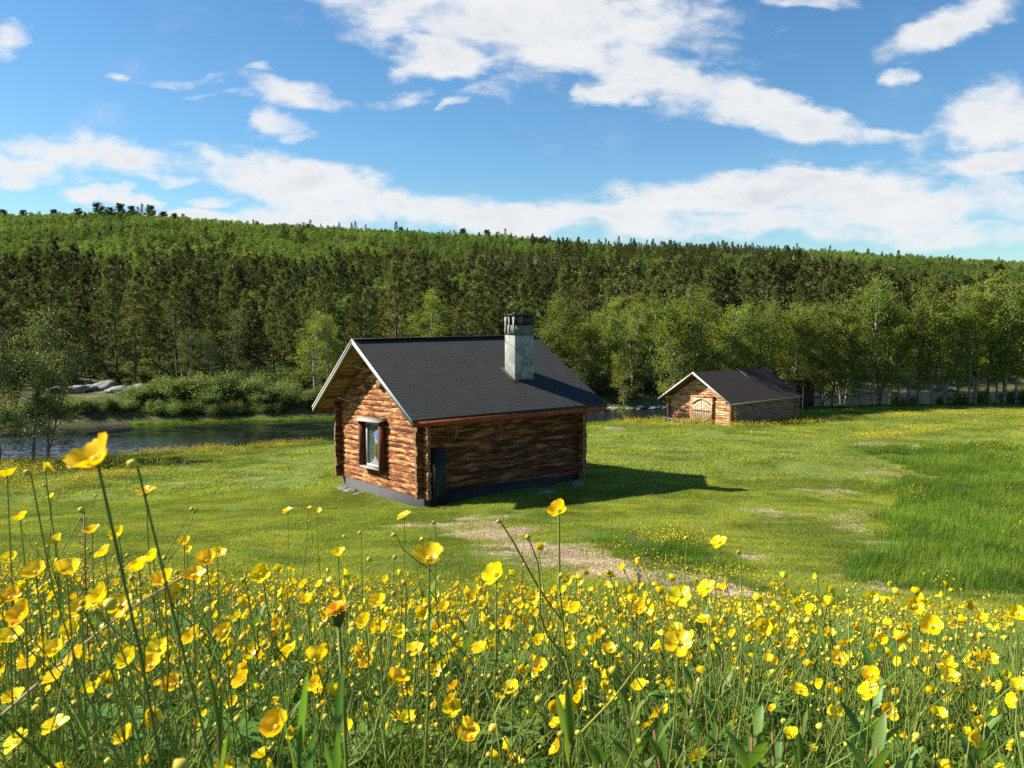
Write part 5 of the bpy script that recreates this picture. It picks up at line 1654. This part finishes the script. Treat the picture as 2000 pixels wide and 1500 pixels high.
scatter('meadow_grass', np.c_[x, y, zz], np.c_[mp_.normal(0, .12, len(x)), mp_.normal(0, .12, len(x)), mp_.uniform(0, 6.28, len(x))], s, mp_.integers(0, 6, len(x)), cg, None, kind='stuff', label='thick green grass growing between the buttercups', category='grass')

def leaf_clump(seed):
    r_ = np.random.default_rng(seed); g = Geo()
    for k in range(9):  # divided buttercup leaves on stalks
        a = r_.uniform(0, 6.28); L = r_.uniform(.06, .20)
        e = np.array([math.cos(a) * L * .6, math.sin(a) * L * .6, L * r_.uniform(.7, 1.2)])
        g.tube([[0, 0, 0], e * .55 + [0, 0, .02], e], .0009, 4, 1, cap=False)
        for q in range(7):
            b = a + (q - 3) * .75
            strap_leaf(g, e, [math.cos(b), math.sin(b), .35], r_.uniform(.028, .05), .012, .5, 0, r_.uniform(.2, 1), 4)
    for k in range(8):
        a = r_.uniform(0, 6.28)
        strap_leaf(g, [0, 0, 0], [math.cos(a), math.sin(a), r_.uniform(1.2, 3)], r_.uniform(.12, .26), r_.uniform(.010, .018), .5, 0, r_.uniform(0, 1), 7)
    return g.mesh('leaf_clump', [M['broad_leaf'], M['stem']])
cfl = proto_collection('leaf_protos', [leaf_clump(1500 + i) for i in range(5)])
x1_, y1_ = sample(520, .5, 2.6, .75, .4)
x2_, y2_ = sample(1300, 2.6, 7.5, .75, .5)
x, y = np.r_[x1_, x2_], np.r_[y1_, y2_]
zz = height(x, y)
s = np.clip((-(brow(x, y) + .03) * y - zz) / .27, .3, 1.5) * mp_.uniform(.65, 1.0, len(x))
scatter('meadow_leaves', np.c_[x, y, zz], np.c_[mp_.normal(0, .1, len(x)), mp_.normal(0, .1, len(x)), mp_.uniform(0, 6.28, len(x))], s, mp_.integers(0, 5, len(x)), cfl, None, kind='stuff', label='divided green leaves filling the meadow under the buttercups', category='leaves')

# mown lawn: patches of short blades, coarser with distance
LN = [gmesh('lawn_patch', tuft(1000 + i, 520, .36, .025, .06, .006, .9, 2), M['lawn']) for i in range(4)]
cl_ = proto_collection('lawn_protos', LN)
def zone_ok(x, y):
    return (y > edge_y(x) - .3) & (y < ynear(x) - .5)
def in_house(x, y):
    dx, dy = x + 2.443, y - 22.6
    a, b = dx * math.cos(.591) + dy * math.sin(.591), -dx * math.sin(.591) + dy * math.cos(.591)
    h1 = (a > -.1) & (a < 5.66) & (b > -.1) & (b < 6.03)
    dx, dy = x - 12.886, y - 48
    a, b = dx * math.cos(.683) + dy * math.sin(.683), -dx * math.sin(.683) + dy * math.cos(.683)
    return h1 | ((a > -.1) & (a < 6.8) & (b > -.1) & (b < 5))
x, y = sample(9500, 7.5, 27, .70, 1)
tm = np.maximum(poly_mask(x, y, Z_TALL), poly_mask(x, y, Z_BOX))
kp = zone_ok(x, y) & (tm < .2) & ~in_house(x, y) & (mp_.uniform(0, 1, len(x)) > (dry_at(x, y) + .9 * vnoise(x * 2.5, y * 2.5, 6) + .6 * vnoise(x * .9, y * 3, 8)) * 1.3 - .2)
x, y = x[kp], y[kp]
scatter('mown_grass', np.c_[x, y, height(x, y) - .008], np.c_[np.zeros(len(x)), np.full(len(x), 0.0), mp_.uniform(0, 6.28, len(x))], mp_.uniform(.7, 1.15, len(x)), mp_.integers(0, 4, len(x)), cl_, None, kind='stuff', label='short mown grass around the cabin', category='grass')
LN2 = [gmesh('far_lawn_patch', tuft(1040 + i, 420, .8, .04, .10, .022, .9, 2), M['lawn']) for i in range(3)]
cl2 = proto_collection('far_lawn_protos', LN2)
x, y = sample(5200, 26, 62, .72, 2)
kp = zone_ok(x, y) & (poly_mask(x, y, Z_TALL) < .2) & ~in_house(x, y) & (mp_.uniform(0, 1, len(x)) > (dry_at(x, y)) * 1.2 - .2) & (mp_.uniform(size=len(x)) < .75)
x, y = x[kp], y[kp]
scatter('field_grass', np.c_[x, y, height(x, y) - .02], np.c_[np.zeros(len(x)), np.zeros(len(x)), mp_.uniform(0, 6.28, len(x))], mp_.uniform(.6, 1.2, len(x)), mp_.integers(0, 3, len(x)), cl2, None, kind='stuff', label='short grass of the far field down to the river', category='grass')
# straw
ST = [gmesh('straw_patch', tuft(1060 + i, 240, .35, .02, .07, .010, 3.2, 2), M['straw']) for i in range(3)]
cs_ = proto_collection('straw_protos', ST)
x, y = sample(15000, 8.5, 45, .7, 1)
dv = dry_at(x, y) + .9 * vnoise(x * 2.5, y * 2.5, 6) + .6 * vnoise(x * .9, y * 3, 8)
kp = zone_ok(x, y) & (dv > .72) & ~in_house(x, y)
x, y = x[kp], y[kp]
scatter('cut_straw', np.c_[x, y, height(x, y) + .002], np.c_[np.zeros(len(x)), np.zeros(len(x)), mp_.uniform(0, 6.28, len(x))], mp_.uniform(.5, 1.1, len(x)), mp_.integers(0, 3, len(x)), cs_, None, kind='stuff', label='pale dry cut grass lying in patches on the lawn', category='straw')
# tall unmown grass
TG = [gmesh('tall_grass_clump', tuft(1080 + i, 200, .42, .14, .36, .011, .45, 4), M['tall_grass']) for i in range(4)]
ct = proto_collection('tall_grass_protos', TG)
xs1, ys1 = sample(14000, 9, 46, .78, 1)
tm = poly_mask(xs1, ys1, Z_TALL); bm_ = poly_mask(xs1, ys1, Z_BOX)
kp = ((tm + 1.6 * fbm(xs1 * .7, ys1 * .7, 44, 3) > -.05) | (bm_ > -.05)) & ~in_house(xs1, ys1)
bnk = (mp_.uniform(size=len(xs1)) < 0)
x, y = xs1[kp], ys1[kp]
s = mp_.uniform(.55, 1.1, len(x)) * np.where(poly_mask(x, y, Z_BOX) > -.1, .7, 1.0)
kk2 = mp_.uniform(size=len(x)) < .8
x, y, s = x[kk2], y[kk2], s[kk2]
bx_ = mp_.uniform(-34, 48, 1500); by_ = ynear(bx_) - .2 + mp_.uniform(-.9, .3, 1500)
fx_ = mp_.uniform(-26, -6, 900); fy_ = yfar(fx_) + mp_.uniform(-.25, .3, 900)
hb = (mp_.uniform(size=1500) < .8)
fz = np.maximum(height(fx_, fy_), WATER - .15)
X3 = np.r_[x, bx_[hb], fx_]; Y3 = np.r_[y, by_[hb], fy_]; Z3 = np.r_[height(x, y) - .02, height(bx_[hb], by_[hb]) - .03, fz]
S3 = np.r_[s, mp_.uniform(.5, 1.0, hb.sum()), mp_.uniform(.3, .7, 900)]
scatter('tall_grass', np.c_[X3, Y3, Z3], np.c_[mp_.normal(0, .08, len(X3)), mp_.normal(0, .08, len(X3)), mp_.uniform(0, 6.28, len(X3))], S3, mp_.integers(0, 4, len(X3)), ct, None, kind='stuff', label='tall bright green uncut grass right of the mown lawn and along the banks', category='grass')


# far buttercups as small yellow sprinkles
def sprinkle(seed, n, rad_, h, r):
    r_ = np.random.default_rng(seed); g = Geo()
    fg = flower_geo(seed, r=r, op=45, ns=3, nt=3, anth=0)
    for k in range(n):
        a, q = r_.uniform(0, 6.28), rad_ * math.sqrt(r_.uniform())
        p = np.array([q * math.cos(a), q * math.sin(a), h * r_.uniform(.6, 1.1)])
        g.merge(fg, 0, rotz_to([r_.normal(0, .4), r_.normal(0, .4), 1]), p)
        g.tube([[p[0], p[1], 0], p], .0015, 3, 3, cap=False)
    return g.mesh('buttercup_sprinkle', FM + [M['stem']])
csp = proto_collection('sprinkle_protos', [sprinkle(1200 + i, 9, .4, .34, .016) for i in range(3)])
px_, py_ = [], []
def fill(Z, n, thr=-9, f=.6, seed=70):
    Z = np.array(Z); a = mp_.uniform(Z[:, 0].min(), Z[:, 0].max(), n); b = mp_.uniform(Z[:, 1].min(), Z[:, 1].max(), n)
    ok = (poly_mask(a, b, Z) > mp_.normal(0, .4, n)) & (fbm(a * f, b * f, seed, 2) > thr) & ~in_house(a, b)
    ok &= b < ynear(a) - .1
    px_.append(a[ok]); py_.append(b[ok])
fill(Z_BOX, 420, -.2); fill(Z_TALL, 1100, .12, .5); fill(Z_FARR, 4200, .12, .45, 71); fill(Z_BARN, 3600, -.3); fill(Z_LEFT, 5200, -.3, .5); fill(Z_LEFT2, 1500, .0)
x, y = np.concatenate(px_), np.concatenate(py_)
scatter('distant_buttercups', np.c_[x, y, height(x, y)], np.c_[np.zeros(len(x)), np.zeros(len(x)), mp_.uniform(0, 6.28, len(x))], np.where(y > 30, 1.15, .85) * mp_.uniform(.7, 1.1, len(x)), mp_.integers(0, 3, len(x)), csp, None, kind='stuff', label='yellow buttercups sprinkled over the far field, by the barn and along the bank', category='buttercups')


# ------------------------------------------------------------------ single plants of the foreground
def shoot(seed, H_, nl=16, ll=.085, lw=.015, red=True):
    r_ = np.random.default_rng(seed); g, l_ = Geo(), Geo()
    tip = np.array([r_.normal(0, .03), r_.normal(0, .03), H_])
    P = stem_curve((0, 0, -.02), tip, r_, 9, .03)
    g.tube(P, np.linspace(.0026, .0012, 9), 6, 0)
    for k in range(nl):
        f = .22 + .78 * (k / nl) ** .9
        o = np.array([np.interp(f * 8, range(9), P[:, i]) for i in range(3)])
        a = k * 2.4 + r_.uniform(-.3, .3); up = .6 + 1.9 * f ** 2
        L = ll * (1 - .45 * f) * r_.uniform(.85, 1.15)
        strap_leaf(l_, o, [math.cos(a), math.sin(a), up], L, lw * r_.uniform(.85, 1.15) * (1 - .25 * f), .55, 0, r_.uniform(.1, .9), 7)
    return g, l_
SH = []
for i in range(6):
    g, l_ = shoot(1300 + i, .42, 22, ll=[.085, .11, .095][i % 3], lw=[.013, .017, .015][i % 3])
    SH.append((g.mesh('shoot_stem', [M['stem_red']], True), l_.mesh('shoot_leaves', [M['broad_leaf']], True)))
for i, (px, py, Y, s, lab) in enumerate([
        (1378, 1190, 1.55, 1.0, 'tall leafy willowherb shoot right of centre'), (1680, 1335, .95, .95, 'leafy shoot with upright leaf at lower right'), (497, 1180, 1.7, .95, 'narrow-leaved shoot left of centre'), (540, 1215, 1.75, .8, 'second narrow-leaved shoot beside the left-of-centre one'),
        (815, 1170, 1.7, 1.0, 'leafy shoot below the wide flat buttercup'), (1240, 1310, 1.1, .9, 'leafy shoot with broad leaves in lower centre'), (425, 1385, .48, .55, 'big blurred leaves at the bottom left of centre'),
        (598, 1410, .42, .5, 'very near blurred leaf tip at the bottom'), (700, 1440, .40, .5, 'near blurred pale leaf right of the other blurred tip'), (1600, 1400, .72, .75, 'broad leaves reaching up at the bottom right'), (1092, 1385, .62, .7, 'dark single-leaf shoot in the bottom centre'),
        (1430, 1400, .80, .8, 'dense leafy shoot at the bottom right of centre'), (1330, 1430, .75, .7, 'low leafy shoot at the bottom'), (1520, 1440, .8, .7, 'low leafy shoot beside the right corner plants'), (1880, 1400, .9, .6, 'lone leafy shoot near the bottom right corner'), (650, 1225, 1.6, .8, 'leafy shoot below the hawkweed'), (1290, 1390, .95, 1, 'broad-leaved shoot left of the dense one at the bottom'), (1385, 1310, 1.1, 1, 'broad-leaved shoot between the glossy buttercup and the bottom'), (1560, 1420, .85, 1, 'wide leaves at the bottom right, left of the upright pair'), (1650, 1455, .8, 1, 'wide leaves at the bottom right, lowest of all'), (1770, 1440, .9, 1, 'broad-leaved shoot in the right corner part'), (1200, 1450, .85, 1, 'broad leaves at the bottom right of the centre'), (870, 1215, 1.5, 1, 'leafy shoot left of the tall stem'), (560, 1290, 1.2, 1, 'narrow-leaved shoot under the orange-toned buttercup'), (330, 1440, .8, 1, 'leafy shoot low at the left')]):
    d = ray(px, py); P = d * (Y / d[1])
    zg = hz(P[0], P[1]); hgt_ = P[2] - zg
    root = empty('leafy_shoot', (P[0], P[1], zg), i * 1.7, label=lab, category='plant', group='leafy shoots among the buttercups')
    k = hgt_ / .42
    kx = .42 if Y < .55 else (.6 if Y < .8 else max(k, .9))
    root.scale = (kx, kx, k)
    a, b = SH[i % 6]
    obj('stem', a, root); obj('leaves', b, root)
# long dry stalk
P0_, P1_ = ray(55, 1352) * .80, ray(402, 1106) * 1.02
g = Geo(); n = 12; t = np.linspace(-.12, 1, n)[:, None]
Pm = P0_ + (P1_ - P0_) * t + np.array([0, 0, .012]) * np.sin(math.pi * t)
g.tube(Pm, np.linspace(.0017, .0008, n), 5)
g.tube([Pm[5], Pm[5] + [.03, .0, -.035]], .0007, 4); g.tube([Pm[8], Pm[8] + [.035, .01, .02]], .0006, 4)
obj('dry_stalk', g.mesh('dry_stalk', [M['straw']], True), label='long dry brown stalk lying slantwise through the left meadow', category='stalk')
# hawkweed
d = ray(660, 1197); Y = .64; P = d * (Y / d[1]); bx, by = P[0] + .01, P[1] + .04; zg = hz(bx, by)
root = empty('hawkweed', (bx, by, zg), 0, label='orange-yellow many-petalled hawkweed flower left of centre', category='flower')
g = Geo(); r_ = np.random.default_rng(4)
g.tube(stem_curve((0, 0, -.02), (P[0] - bx, P[1] - by, P[2] - zg - .004), r_, 9, .02), .0016, 6); obj('stem', g.mesh('hawk_stem', [M['stem']], True), root)
g = Geo()
for k in range(70):
    a = k * 2.4; e = .25 + 1.25 * (1 - k / 70)
    strap_leaf(g, (0, 0, 0), [math.cos(a) * e, math.sin(a) * e, .75], .0125 * (.75 + .25 * (1 - k / 70)), .0028, .2, 0, r_.uniform(), 3)
o = obj('flower', g.mesh('hawk_flower', [M['hawk']]), root, (P[0] - bx, P[1] - by, P[2] - zg)); o.rotation_euler = (.25, -.25, 0)
g = Geo(); g.tube([[0, 0, -.010], [0, 0, -.004], [0, 0, .004]], [.003, .006, .0045], 10)
o = obj('calyx', g.mesh('hawk_calyx', [M['dark_leaf']], True), root, (P[0] - bx, P[1] - by, P[2] - zg))
# sorrel spikes
for (px, py, Y, lab) in [(1012, 1075, 1.9, 'thin reddish sorrel spike in front of the straw patch'), (1720, 1225, 1.8, 'dark reddish sorrel spike leaning in the right meadow'), (1238, 1112, 1.6, 'grey seed head on a thin stalk over the straw patch'), (150, 1000, 1.1, 'thin grassy seed spike at the left over the lawn')]:
    d = ray(px, py); P = d * (Y / d[1]); zg = hz(P[0], P[1]); H_ = P[2] - zg
    root = empty('sorrel', (P[0], P[1], zg), 0, label=lab, category='plant')
    r_ = np.random.default_rng(px); Q = stem_curve((0, 0, -.02), (.01, 0, H_), r_, 9, .03)
    g = Geo(); g.tube(Q, .0011, 5); obj('stem', g.mesh('sorrel_stem', [M['stem_red']], True), root)
    g = Geo(); kk = 60
    f = r_.uniform(.72, 1.0, kk) * 8 if px != 1238 else r_.uniform(.96, 1.0, kk) * 8
    c = np.c_[[np.interp(f, range(9), Q[:, i]) for i in range(3)]].T + r_.normal(0, .0022, (kk, 3))
    leaves(c, unit(r_.normal(size=(kk, 3)) + [0, 0, .6]), .006 * np.ones(kk), .003 * np.ones(kk), r_, g, 0, r_.uniform(0, 1, kk))
    obj('seed_head', g.mesh('sorrel_seed', [M['stem_red'] if px != 1238 else M['rock']]), root)
